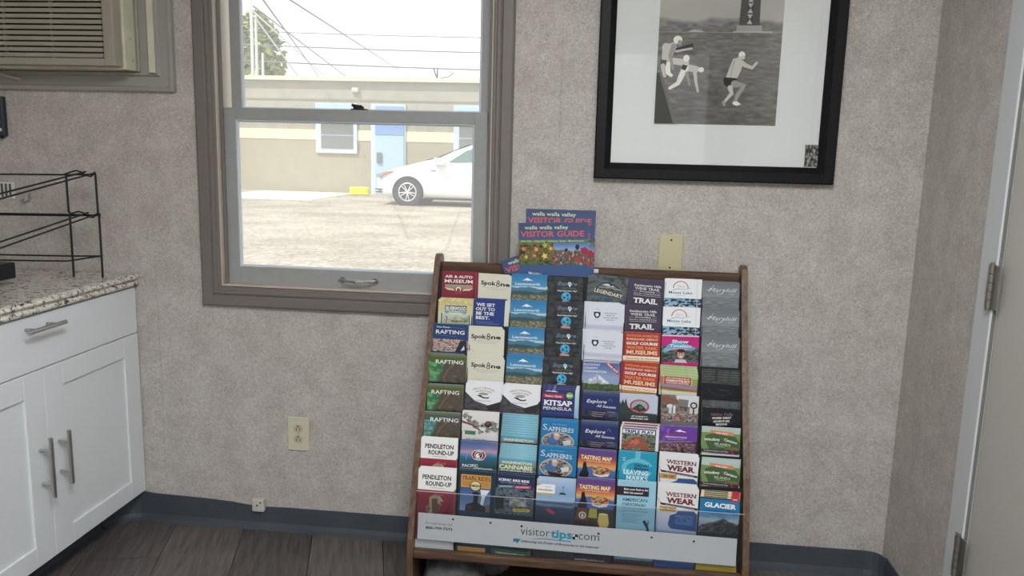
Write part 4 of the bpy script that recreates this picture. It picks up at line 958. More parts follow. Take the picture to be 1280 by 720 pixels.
def c_falls():
    c = Cover(Wp, Hp, (36, 40, 46)); c.pic(0, 0, Wp, 90, busy([(26, 28, 32), (44, 48, 54), (58, 60, 62)], 9, 111), 2.4); c.text('Explore', 28, 23, 12, (120, 146, 170), w=56, shear=.35, bold=.04); c.text('Explore', 28.4, 22.6, 12, (40, 44, 50), w=55, shear=.35, bold=-.02)
    c.ell(64, 18, 5, 5.5, (220, 240, 244)); c.poly([(60, 21), (68, 21), (64.5, 30)], (220, 240, 244)); c.ell(64, 18, 3, 3.4, (90, 190, 220)); c.text('POST FALLS', 40, 34, 4, (128, 136, 110), w=42); c.text('"Real Deals River City"', 28, 43, 4, W_, w=58, bold=.04)
    c.ell(55, 60, 14, 15, (48, 172, 222)); c.ell(59, 55, 3, 3.5, (20, 60, 100)); c.ell(49, 63, 3, 4, (20, 70, 110)); c.ell(60, 67, 2.5, 3, (20, 60, 90)); c.ell(50, 52, 2.4, 2.6, (120, 210, 236)); c.poly([(40, 82), (44, 74), (52, 72), (56, 76), (66, 75), (68, 82)], (206, 150, 130)); return c
def c_kits():
    c = Cover(Wp, Hp, (222, 232, 238)); c.rect(0, 0, 93, 90, (34, 48, 116)); c.poly([(8, 8), (18, 4), (24, 6), (34, 3), (46, 9)], (200, 210, 224)); c.rect(3, 14, 62, 28, (186, 34, 58)); c.text('Visitors Guide', 8, 24.5, 6, W_, w=48, bold=.03); c.ell(78, 17, 10, 10, (124, 178, 70)); c.text('MAP', 78, 20, 5.5, W_, w=15, al='c', bold=.04); c.text('KITSAP', 6, 50, 16, W_, w=80, bold=.06, serif=True); c.text('PENINSULA', 6, 64, 9.5, W_, w=80, bold=.02); c.rect(0, 72, 93, 76, (40, 70, 120)); c.pic(93, 0, Wp, 90, vgrad([(0, (200, 222, 236)), (1, (130, 180, 210))]), 4); return c
def c_sapp():
    c = Cover(Wp, Hp, (16, 124, 188)); c.ell(48, 64, 45, 29, (196, 180, 150), 30); c.pic(6, 38, 90, 90, busy([(60, 44, 40), (110, 90, 80), (200, 196, 190), (36, 34, 40), (90, 110, 150)], 11, 121), 1.7, lambda u, v: (u - .5) ** 2 / .25 + (v - .5) ** 2 / .25 < .97)
    c.poly([(18, 60), (34, 46), (48, 52), (50, 72), (30, 76), (16, 70)], (60, 110, 170)); c.ell(44, 50, 8, 9, (206, 160, 146)); c.ell(44, 43, 8, 4, (214, 208, 200)); c.poly([(60, 62), (84, 56), (84, 70), (66, 76)], (214, 214, 210)); c.poly([(22, 76), (70, 80), (62, 88), (34, 86)], (44, 34, 32))
    c.text('S', 5, 30, 19, W_, w=12, bold=-.01); c.text('APPHIRES', 18, 32, 13, W_, w=72, bold=-.005, serif=True, rot=-1.5); c.text('Gem Mountain', 30, 13, 3.6, (150, 210, 230), w=40); return c
def c_schw():
    c = Cover(Wp, Hp, (100, 140, 186)); c.pic(0, 0, Wp, 124, lambda u, v: ramp(v + .05 * (vn(u, v, 4, 7, 10) - .5), [(0, (170, 196, 224)), (.32, (130, 168, 210)), (.5, (150, 180, 214)), (.56, (60, 84, 120)), (.62, (120, 150, 190)), (.68, (52, 72, 100)), (1, (40, 54, 78))]), 2)
    c.rect(-0, 14, 50, 44, (236, 238, 240)); c.rect(0, 41, 50, 45, (214, 176, 60)); c.poly([(0, 14), (16, 14), (0, 22)], (214, 176, 60)); c.text('schweitzer', 3, 34, 5.4, (30, 34, 44), w=42, bold=.03); c.line([(24, 24), (30, 20), (34, 24), (40, 21)], 1.4, (206, 170, 50)); c.line([(72, 18), (72, 34)], .8, (40, 50, 70)); c.poly([(60, 42), (66, 36), (76, 36), (82, 42)], (36, 44, 66)); c.ell(72, 20, 1.6, 2.6, (40, 50, 70))
    c.poly([(28, 90), (34, 86), (46, 92), (54, 100), (48, 104), (36, 98)], (206, 50, 84)); c.rect(0, 124, Wp, 200, (46, 60, 84)); c.rect(0, 200, Wp, Hp, (50, 50, 60)); return c
def c_leg():
    c = Cover(Wp, Hp, (70, 82, 84)); c.pic(0, 0, Wp, 90, busy([(44, 54, 58), (70, 84, 86), (92, 106, 104), (60, 72, 78)], 7, 131), 2.2); c.line([(14, 40), (28, 26), (46, 22), (64, 30), (80, 38)], 2.6, (18, 20, 24)); c.poly([(28, 32), (40, 26), (58, 30), (66, 36), (44, 34)], (206, 210, 206)); c.ell(54, 30, 4, 3, (24, 24, 28)); c.line([(20, 40), (50, 38), (84, 42)], 1.4, (190, 196, 196))
    c.rect(10, 46, 88, 66, (60, 66, 76), rot=7); c.text('LEGENDARY', 8, 56, 12, (236, 222, 186), w=82, bold=.03, rot=-8); c.poly([(24, 66), (66, 70), (50, 76), (34, 74)], (44, 92, 140)); return c
def c_heart():
    c = Cover(Wp, Hp, (216, 222, 234)); c.poly([(15, 26), (33, 26), (34, 36), (28, 46), (20, 46), (14, 36)], (44, 44, 70)); c.ell(24, 35, 5, 5, (236, 236, 240)); c.ell(24, 38, 2.5, 4, W_); c.text('VISIT', 24, 19, 3, (150, 120, 130), w=16, al='c'); c.text('BASIN', 24, 53, 2.6, (140, 140, 150), w=14, al='c')
    for i, (t, w) in enumerate((('EXPLORE THE', 34), ('HEART OF', 24), ("WASHINGTON'S WINE", 40), ('COUNTRY', 24))): c.text(t, 62, 31 + i * 7, 3.4, (70, 74, 96), w=w, al='c', bold=.03)
    c.pic(0, 66, Wp, 80, vgrad([(0, (206, 210, 226)), (.5, (190, 190, 214)), (1, (200, 204, 222))]), 3); return c
def c_klick():
    c = Cover(Wp, Hp, (70, 90, 160)); c.pic(0, 0, Wp, 90, lambda u, v: mix(mix(ramp(v, [(0, (64, 92, 160)), (.5, (140, 160, 200)), (1, (140, 160, 200))]), busy([(240, 240, 244), (200, 206, 220), (150, 160, 180)], 14, 141)(u, v), np.clip((v - .40 - .9 * np.abs(u - .42)) * 30 - .05 * vn(u, v, 10, 4), 0, 1)), busy([(36, 60, 40), (70, 90, 50), (90, 96, 60)], 16, 44)(u, v), np.clip((v - .72 - .04 * vn(u, v, 9, 5)) * 30, 0, 1)), 1.7)
    for i, (t, w) in enumerate((('KLICKITAT', 46), ('COUNTY', 40), ('WASHINGTON', 64))): c.text(t, 3, 13 + i * 10.5, 6.6, W_, w=w, bold=.02)
    c.poly([(62, 0), (76, 0), (101, 28), (101, 38)], (180, 40, 54)); c.text('FREE MAP', 68, 6, 4.6, W_, w=40, bold=.05, rot=-41); c.line([(0, .8), (Wp, .8)], 1.6, (222, 226, 230)); return c
def c_allsea():
    c = Cover(Wp, Hp, (26, 44, 108)); c.grad(0, 0, Wp, 12, (66, 84, 120), (30, 48, 110)); c.text('Explore', 12, 34, 11, W_, w=54, shear=.3, bold=.01); c.text('All Seasons', 40, 46, 8, W_, w=52, shear=.3, bold=.01, rot=-2); c.line([(72, 26), (77, 17), (82, 27)], .7, (150, 170, 210))
    c.pic(0, 56, Wp, 90, busy([(14, 18, 36), (30, 36, 60), (60, 70, 100)], 8, 151), 2); c.rect(0, 54, Wp, 57, (30, 40, 80), rot=3)
    for k in range(3): c.line([(28, 62 + k * 6), (66 - k * 4, 63 + k * 6)], 1.4, (170, 150, 160))
    c.ell(86, 68, 12, 6, (60, 76, 110)); c.text('YAKIMA', 70, 61, 3, (200, 190, 190), w=22); return c
def c_taste():
    c = Cover(Wp, Hp, (92, 64, 140)); c.pic(0, 10, Wp, 60, lambda u, v: ramp(v, [(0, (92, 62, 140)), (.25, (140, 60, 110)), (.5, (210, 100, 60)), (.8, (230, 170, 80)), (1, (120, 140, 190))]), 2.4); c.text('TASTING MAP', 7, 29, 12, (246, 226, 140), w=84, bold=.05); c.text('Central Washington wineries', 22, 34.5, 3.2, (238, 226, 200), w=66, bold=.02)
    c.poly([(0, 62), (24, 52), (40, 50), (60, 60), (70, 52), (88, 54), (101, 60), (101, 84), (0, 84)], (70, 104, 170)); c.poly([(14, 46), (16, 38), (22, 38), (24, 46), (28, 62), (32, 72), (30, 84), (6, 84), (8, 70), (14, 60)], (22, 26, 34)); c.pic(40, 48, 90, 74, busy([(150, 30, 40), (60, 70, 40), (220, 200, 120), (190, 60, 50), (80, 30, 50)], 7, 161, 5), 1.8, lambda u, v: (u - .5) ** 2 / .25 + (v - .5) ** 2 / .25 < 1); c.poly([(42, 70), (60, 74), (88, 66), (84, 76), (64, 80), (46, 76)], (226, 222, 214))
    c.rect(0, 84, Wp, 200, (60, 46, 44)); c.poly([(6, 84), (32, 84), (36, 120), (0, 120)], (120, 60, 48)); c.poly([(38, 84), (58, 84), (60, 112), (36, 112)], (180, 166, 60)); c.poly([(64, 98), (88, 98), (92, 124), (86, 140), (70, 140), (62, 120)], (226, 196, 90)); c.ell(76, 98, 12, 2.5, (236, 226, 170)); c.ell(20, 106, 10, 10, (232, 234, 226)); c.ell(20, 106, 7.5, 7.5, (96, 140, 70)); c.ell(20, 107, 3, 5, (220, 224, 200)); c.rect(0, 200, Wp, Hp, (36, 30, 66)); c.text('cascadefarmlands.com', 6, 216, 5, (230, 210, 180), w=80, bold=.02); return c
def c_trail():
    c = Cover(Wp, Hp, (62, 52, 78)); c.text('Rattlesnake Hills', 50, 21, 7, W_, w=76, al='c', bold=.02, shear=.15); c.text('WINE TRAIL', 50, 32, 8, W_, w=72, al='c', bold=0, serif=True); c.line([(10, 37), (24, 37)], .8, (200, 196, 206)); c.line([(76, 37), (90, 37)], .8, (200, 196, 206)); c.text('Surrounding', 50, 38.5, 4, W_, w=44, al='c', shear=.2, bold=.02); c.text('ZILLAH, WASHINGTON', 50, 46, 4, (226, 224, 230), w=76, al='c'); c.line([(12, 50), (90, 50)], 1, (200, 196, 206)); c.text('TRAIL', 48, 74, 16, W_, w=70, al='c', bold=.05, serif=True); return c
def c_red():
    c = Cover(Wp, Hp, (186, 46, 38)); c.rect(0, 0, 5, Hp, (150, 30, 30))
    for t, y_, h_, cc, b_ in (('OUTDOOR ADVENTURE', 12, 6, (236, 160, 70), .05), ('RAILROAD DEPOT', 23, 6.5, (236, 206, 170), .04), ('GOLF COURSE', 37, 8, W_, .06), ('WATER PARK', 51, 9, (240, 150, 70), .05), ('MUSEUMS', 67, 12, (240, 214, 170), .05)): c.text(t, 52, y_, h_, cc, w=88, al='c', bold=b_, serif=True)
    c.rect(0, 73, Wp, 86, (240, 226, 196)); c.text('Something for Everyone', 52, 83, 6, (70, 50, 40), w=88, al='c', shear=.3); c.rect(0, 86, Wp, Hp, (214, 130, 60)); return c
def c_rail():
    c = Cover(Wp, Hp, (188, 198, 216)); c.poly([(0, 30), (6, 14), (10, 26), (14, 10), (20, 34), (24, 40), (60, 52), (101, 54), (101, 90), (0, 90)], (44, 58, 58)); c.ell(52, 33, 27, 21, (190, 66, 50)); c.ell(52, 33, 22, 17, (150, 170, 176)); c.poly([(32, 42), (42, 32), (50, 26), (58, 28), (66, 36), (74, 44), (52, 50)], (50, 52, 50)); c.ell(56, 36, 5, 5, (90, 90, 84)); c.rect(0, 58, Wp, 90, (38, 50, 50)); c.text('LET US MAKE IT A', 54, 66, 4, W_, w=44, al='c', bold=.05); c.text('MEMORABLE TRIP', 54, 73, 4, W_, w=48, al='c', bold=.05); return c
def c_play():
    c = Cover(Wp, Hp, (232, 236, 236)); c.rect(5, 4, 97, 86, (66, 84, 70)); c.pic(5, 18, 97, 86, busy([(50, 60, 48), (100, 110, 80), (150, 160, 140), (60, 50, 44)], 12, 171), 1.8); c.rect(7, 6, 94, 20, (236, 236, 236)); c.rect(7, 6, 94, 7.5, (30, 70, 160)); c.text('TRIPLE PLAY', 51, 19, 10, (26, 60, 150), w=80, al='c', bold=.07)
    c.poly([(6, 66), (4, 56), (22, 40), (38, 30), (58, 28), (74, 44), (86, 80), (70, 86), (56, 60), (38, 62), (18, 74), (22, 64)], (150, 84, 60)); c.poly([(34, 40), (50, 36), (54, 46), (42, 56), (20, 62)], (206, 96, 76)); c.line([(6, 60), (20, 58), (40, 52)], 2, (60, 24, 24)); c.ell(36, 36, 2.2, 2, (24, 20, 18)); c.line([(0, .8), (Wp, .8)], 1.6, (210, 60, 60)); return c
def c_marks():
    c = Cover(Wp, Hp, (16, 158, 194)); c.ring(52, 48, 42, 30, 12, (92, 192, 214), 20, 340); c.rect(44, 0, 58, 22, (92, 192, 214)); c.text('41', 12, 28, 5, W_, w=5, bold=.05, rot=0); c.text('N W', 11, 21, 4, W_, w=8)
    for i, (t, w) in enumerate((('Harold', 38), ('Balazs', 38))): c.text(t, 44, 42 + i * 10, 9, (24, 60, 96), w=w, bold=.05)
    c.text('LEAVING', 16, 67, 14, (226, 244, 248), w=66, bold=.03); c.text('MARKS', 24, 85, 14.5, (226, 244, 248), w=58, bold=.03); return c
def c_amer():
    c = Cover(Wp, Hp, (142, 200, 222)); c.rect(0, 14, 84, 40, (48, 28, 44)); c.text('Bring your flock to the', 18, 24, 5.4, W_, w=64, bold=.05); c.text('MAC this summer!', 18, 34, 5.4, W_, w=50, bold=.05)
    c.text('AMERICAN', 14, 56, 9.5, (34, 60, 84), w=66, bold=.015); c.text('ORIGINAL', 14, 70, 9.5, (34, 60, 84), w=66, bold=.015); c.text('THE LIFE AND WORK OF', 14, 78, 4, (50, 80, 100), w=66); c.text('JOHN JAMES AUDUBON', 14, 86, 4, (50, 80, 100), w=68)
    for k in range(8): c.line([(14, 92 + k * 3.4), (74 - (k * 7) % 22, 92.6 + k * 3.4)], .8, (90, 130, 150))
    c.poly([(70, 112), (76, 106), (84, 118), (90, 136), (96, 146), (86, 150), (60, 150), (78, 142), (82, 130)], (44, 50, 46)); c.poly([(84, 104), (88, 112), (84, 124)], (90, 80, 60)); c.rect(0, 150, Wp, 205, (142, 200, 222)); c.rect(0, 205, Wp, Hp, (44, 42, 54)); c.text('Hours and admission', 10, 216, 5, W_, w=60, shear=.2) if 0 else None; return c
def c_moses():
    c = Cover(Wp, Hp, (234, 238, 240)); c.ring(46, 29, 22, 23, 2.6, (220, 80, 66), 0, 180); c.text('This is', 46, 26, 6, (150, 160, 170), w=22, al='c', shear=.35); c.line([(24, 36), (38, 31), (56, 33), (76, 27)], 1.8, (70, 120, 150), .6); c.text('Moses Lake', 46, 47, 8.5, (30, 96, 140), w=66, al='c', bold=.02); c.text('WASHINGTON', 46, 53, 2.6, (140, 160, 180), w=30, al='c')
    c.pic(0, 61, Wp, 92, lambda u, v: mix(ramp(v, [(0, (110, 170, 214)), (1, (170, 200, 220))]), np.ones(u.shape + (3,)) * np.array((34, 40, 34)), np.clip((vn(u, v, 18, 181, 8) - .5 + .18 * (u - .4)) * 12, 0, 1)), 1.7); c.rect(92, 0, 93.2, Hp, (200, 206, 212)); return c
def c_pink():
    c = Cover(Wp, Hp, (214, 20, 124)); c.pic(0, 34, Wp, 82, busy([(30, 40, 40), (60, 74, 60), (110, 120, 110), (40, 44, 60)], 9, 191), 2, lambda u, v: v > .25 or u < .3 or (u > .7 and v > .1)); c.poly([(2, 48), (20, 28), (40, 22), (70, 26), (96, 38), (88, 44), (60, 40), (30, 44), (10, 54)], (70, 180, 216))
    c.text('Show', 28, 23, 10, (60, 140, 200), w=46, bold=.09, shear=.1); c.text('Show', 28, 23, 10, (226, 246, 250), w=46, bold=.03, shear=.1); c.text('Timeless', 22, 36, 9, (60, 120, 190), w=60, bold=.09, shear=.1); c.text('Timeless', 22, 36, 9, (226, 246, 250), w=60, bold=.03, shear=.1); c.line([(14, 46), (50, 40), (84, 46)], 4, (232, 150, 190), 2)
    c.ell(54, 58, 10, 14, (206, 150, 130)); c.ell(54, 47, 11, 6, (50, 36, 32)); c.ell(50, 56, 1.6, 1.3, (40, 30, 30)); c.ell(58, 56, 1.6, 1.3, (40, 30, 30)); c.ell(54, 65, 4, 2, (230, 220, 214)); c.poly([(40, 74), (66, 74), (72, 84), (36, 84)], (200, 200, 206)); c.rect(0, 0, Wp, 2.5, (222, 210, 218)); return c
def c_tam():
    c = Cover(Wp, Hp, (206, 214, 178)); c.pic(0, 0, Wp, 14, busy([(150, 180, 110), (190, 206, 150)], 5, 3), 3); c.rect(0, 12, 8, 34, (196, 110, 60)); c.rect(9, 10, 84, 34, (190, 84, 52)); c.rect(86, 12, Wp, 34, (150, 160, 76)); c.text('VISIT THE HOMELAND OF', 47, 17, 3.4, W_, w=62, al='c', bold=.05); c.text('TAMASTSLIKT', 47, 25.5, 6, W_, w=68, al='c', bold=.05, serif=True); c.text('CULTURAL INSTITUTE', 47, 31.5, 3.8, W_, w=60, al='c', bold=.03)
    c.pic(0, 34, Wp, 54, lambda u, v: ramp(v + .3 * (vn(u, v, 3, 7) - .5), [(0, (120, 130, 180)), (.3, (150, 130, 170)), (.5, (196, 120, 60)), (.7, (110, 70, 60)), (1, (206, 176, 50))]), 2); c.rect(0, 55, Wp, 76, (208, 216, 190)); c.rect(10, 66, 84, 67, (160, 166, 150)); c.rect(0, 76, Wp, 100, (196, 204, 180)); return c
def c_street():
    c = Cover(Wp, Hp, (150, 140, 130)); c.pic(0, 0, Wp, 90, busy([(60, 54, 56), (110, 96, 86), (140, 130, 120), (90, 80, 80)], 9, 201), 2); c.poly([(40, 0), (Wp, 0), (Wp, 30), (72, 30), (44, 10)], (214, 218, 222)); c.poly([(0, 0), (36, 4), (52, 24), (20, 22), (0, 20)], (134, 82, 68)); c.rect(46, 8, 74, 30, (120, 114, 116), rot=4); c.line([(46, 20), (74, 23)], 1, (90, 84, 86)); c.rect(34, 28, 40, 62, (226, 228, 230)); c.rect(22, 30, 30, 54, (206, 210, 214)); c.ell(24, 30, 8, 6, (216, 220, 222))
    c.poly([(80, 14), (101, 10), (101, 50), (78, 50)], (206, 204, 196)); c.ell(89, 25, 10, 10, (34, 34, 40)); c.ell(89, 25, 6, 6, (206, 208, 206)); c.rect(87, 35, 91, 76, (40, 40, 46)); c.pic(4, 52, 98, 76, busy([(40, 34, 50), (170, 80, 70), (80, 100, 90), (190, 180, 176), (60, 50, 70)], 11, 203, 4), 1.8); c.rect(36, 64, 42, 76, (214, 76, 60)); c.pic(0, 76, Wp, 90, vgrad([(0, (96, 100, 104)), (1, (120, 124, 128))]), 4); return c
def c_purp():
    c = Cover(Wp, Hp, (104, 54, 164)); c.pic(0, 0, 40, 50, busy([(104, 54, 164), (86, 44, 140), (130, 90, 190)], 5, 211), 3); c.poly([(42, 16), (50, 11), (56, 9), (62, 13), (74, 16), (66, 17), (60, 15), (54, 17), (48, 15)], W_); c.text('WESTERN IDAHO', 20, 27, 6, (170, 34, 84), w=54, bold=.05); c.text('REENACTING', 18, 35, 4.4, (232, 220, 240), w=56, bold=.06, gap=.12); c.text('EXPERIENCE HISTORY', 24, 41, 2.6, (200, 180, 224), w=44)
    c.poly([(0, 50), (Wp, 44), (Wp, 90), (0, 90)], (60, 48, 66)); c.pic(2, 50, 98, 84, busy([(40, 30, 44), (190, 150, 130), (70, 50, 90), (130, 90, 80), (30, 28, 36)], 11, 213, 5), 1.8); c.line([(0, 50), (90, 44)], 1, (226, 180, 190)); return c
def c_wear():
    c = Cover(Wp, Hp, (226, 226, 226)); c.text('WESTERN', 14, 27, 12, (110, 22, 38), w=82, bold=.05, serif=True); c.text('WEAR', 16, 47, 16, (110, 22, 38), w=78, bold=.08, serif=True); c.poly([(0, 44), (4, 48), (101, 56), (101, 62), (4, 54)], (26, 24, 30)); c.text('Classic Styles of the American West', 16, 54, 3, (210, 210, 210), w=76, bold=.02, rot=-4.5)
    c.rect(2, 58, 46, 73, (196, 150, 66)); c.poly([(2, 58), (6, 54), (8, 58)], (226, 200, 140)); c.text('10% OFF', 10, 69, 7, (110, 66, 36), w=30, bold=.06); c.grad(0, 74, Wp, 128, (226, 228, 236), (176, 190, 220)); c.poly([(26, 112), (30, 84), (46, 76), (50, 68), (92, 66), (101, 74), (101, 124), (34, 122)], (48, 84, 150)); c.pic(44, 80, 92, 108, busy([(44, 80, 146), (90, 130, 190), (60, 96, 160)], 8, 5), 2)
    c.grad(0, 128, Wp, 205, (150, 170, 210), (90, 120, 190)); c.rect(0, 205, Wp, Hp, (36, 86, 170)); c.text('rodeo clothing', 10, 216, 5, W_, w=70) if 0 else None; return c
def c_mary():
    c = Cover(Wp, Hp, (118, 124, 130)); c.grad(0, 0, Wp, 46, (110, 116, 122), (134, 140, 146)); c.pic(0, 46, Wp, 90, lambda u, v: ramp(.3 + .8 * (vn(u, v, 6, 221, 30) - .3), [(0, (88, 92, 98)), (1, (150, 156, 160))]), 2.2); c.text('Maryhill', 52, 29, 13, (236, 238, 240), w=74, al='c', shear=.45, bold=-.012); c.line([(10, 22), (16, 26), (24, 20), (30, 8)], .9, (236, 238, 240)); c.line([(38, 30), (42, 38), (54, 34), (60, 20)], .8, (230, 232, 236)); c.text('WINERY', 70, 36, 2.6, (210, 214, 216), w=18); return c
def c_blk():
    c = Cover(Wp, Hp, (14, 18, 28)); c.pic(0, 0, Wp, 10, busy([(36, 40, 46), (90, 96, 98), (50, 54, 58)], 7, 3, 3), 2.5); c.ring(54, 36, 36, 24, .8, (70, 80, 96), 190, 350); c.text('Idaho Falls', 54, 32, 9, (150, 110, 110), w=58, al='c', shear=.25, rot=4); c.text('WHERE GREAT', 54, 42, 6.4, W_, w=52, al='c', bold=.03, rot=6, shear=.1); c.text('ADVENTURE', 54, 52, 6.4, W_, w=44, al='c', bold=.03, rot=6, shear=.1); c.text('BEGINS', 55, 61, 6.4, W_, w=30, al='c', bold=.03, rot=6, shear=.1); return c
def c_blk2():
    c = Cover(Wp, Hp, (12, 16, 26)); c.pic(0, 0, Wp, 14, busy([(24, 28, 32), (70, 78, 74), (44, 48, 50)], 8, 9, 3), 2.5); c.ring(54, 30, 34, 20, .8, (60, 66, 80), 180, 360); c.text('IDAHO', 50, 34, 4, (74, 80, 92), w=26); return c
def c_whid():
    c = Cover(Wp, Hp, (112, 148, 72)); c.rect(0, 0, Wp, 16, (176, 196, 190)); c.poly([(22, 8), (84, 11), (84, 22), (22, 16)], (230, 130, 90)); c.text('FREE MAP', 53, 18, 3.4, W_, w=32, al='c', bold=.04, rot=-2); c.poly([(10, 26), (30, 18), (60, 22), (90, 24), (101, 40), (101, 90), (24, 90), (20, 60), (12, 46)], (64, 94, 50)); c.text('Whidbey', 8, 42, 8, W_, w=42, bold=.03, rot=5); c.text('Camano', 60, 37, 8, W_, w=36, bold=.03, rot=-14); c.text('ISLANDS', 36, 52, 6.5, (226, 232, 214), w=42, serif=True, rot=-2); c.text('WASHINGTON', 40, 58, 3, (210, 220, 190), w=34); c.text('*', 54, 40, 10, (206, 60, 60), w=6) 
    c.rect(0, 66, Wp, 75, (70, 30, 64), rot=0); c.text('The Shortest Distance to Far Away', 8, 72, 3.6, (226, 214, 224), w=66, bold=.03); c.pic(64, 56, 98, 66, busy([(70, 110, 50), (130, 120, 60), (60, 80, 40)], 5, 3), 2); c.line([(80, 64), (90, 82), (94, 90)], 4, (170, 40, 80), 1.5); c.rect(0, 78, Wp, 90, (206, 208, 210)); return c
def c_glac():
    c = Cover(Wp, Hp, (24, 120, 180)); c.rect(0, 0, Wp, 5, (230, 214, 160)); c.rect(8, .5, 70, 4, (90, 80, 60)); c.rect(0, 5, Wp, 9, (30, 30, 36)); c.ell(90, 6, 12, 9, (206, 44, 60)); c.text('FREE', 90, 8, 4, W_, w=12, al='c', bold=.04); c.text('GLACIER', 12, 35, 15, W_, w=82, bold=.06, rot=-1); c.text('National Park', 14, 50, 9, (14, 66, 120), w=78, shear=.3)
    c.pic(0, 54, Wp, 116, lambda u, v: mix(ramp(v + .2 * (vn(u, v, 5, 3) - .5), [(0, (60, 130, 190)), (.3, (190, 200, 214)), (1, (110, 120, 136))]), busy([(30, 32, 38), (66, 66, 70), (104, 100, 96)], 12, 231)(u, v), np.clip((v - .18 - .75 * np.abs(u - .62) - .08 * vn(u, v, 8, 6)) * 30, 0, 1)), 1.8)
    c.rect(0, 116, Wp, 200, (44, 52, 64)); c.rect(0, 200, Wp, Hp, (222, 190, 50)); c.text('maps', 8, 212, 5, (40, 40, 40), w=16, bold=.06, shear=.2) if 0 else None; return c

COV = {'museum': (c_museum, 'maroon air and auto museum leaflet'), 'steam': (c_steam, 'yellow theme park leaflet with blue lettering'), 'raft1': (c_raft1, 'blue-topped rafting leaflet with river photo'), 'raft': (lambda: c_raft(False), 'green rafting leaflet with canyon photo'),
 'raftt': (lambda: c_raft(True), 'grey-green rafting leaflet with teal river'), 'pend': (c_pend, 'white rodeo leaflet with black lettering over red'), 'spok': (c_spok, 'cream city guide with dark lettering'), 'best': (c_best, 'blue leaflet with white slogan'),
 'hells': (c_hells, 'canyon boating leaflet with white shield'), 'moss': (c_moss, 'white leaflet with flowering branch'), 'pnw': (c_pnw, 'blue leaflet with red octagonal badge'), 'train': (c_train, 'train ride leaflet with orange panel'),
 'leav': (c_leav, 'blue mountain town leaflet with white peak'), 'wash': (c_wash, 'pale blue state tourism map'), 'bike': (c_bike, 'dark bike ride leaflet with red banner'), 'falls': (c_falls, 'black leaflet with bright blue ball'),
 'kits': (c_kits, 'navy peninsula visitor guide'), 'sapp': (c_sapp, 'bright blue leaflet with oval gem photo'), 'schw': (c_schw, 'mountain resort leaflet with white logo box'), 'leg': (c_leg, 'grey leaflet with horse and gold lettering'),
 'heart': (c_heart, 'pale lilac leaflet with dark shield emblem'), 'klick': (c_klick, 'county leaflet with snowy volcano'), 'allsea': (c_allsea, 'navy leaflet with white script'), 'taste': (c_taste, 'purple and orange tasting map'),
 'trail': (c_trail, 'dark purple wine trail leaflet'), 'red': (c_red, 'red leaflet with stacked cream lettering'), 'rail': (c_rail, 'pale leaflet with red-ringed train emblem'), 'play': (c_play, 'white leaflet with dinosaur head'),
 'marks': (c_marks, 'turquoise exhibition leaflet'), 'amer': (c_amer, 'light blue art exhibition leaflet'), 'moses': (c_moses, 'white lake town leaflet with red arc'), 'pink': (c_pink, 'magenta show leaflet with smiling face'),
 'tam': (c_tam, 'green leaflet with brick-red title panel'), 'street': (c_street, 'street photo leaflet with a round clock'), 'purp': (c_purp, 'purple leaflet with white horse logo'), 'wear': (c_wear, 'white western clothing leaflet'),
 'mary': (c_mary, 'grey leaflet with white script'), 'blk': (c_blk, 'black leaflet with white slanted slogan'), 'blk2': (c_blk2, 'glossy black leaflet with faint ring'), 'whid': (c_whid, 'green island map leaflet with orange tab'), 'glac': (c_glac, 'blue park leaflet with dark mountain')}
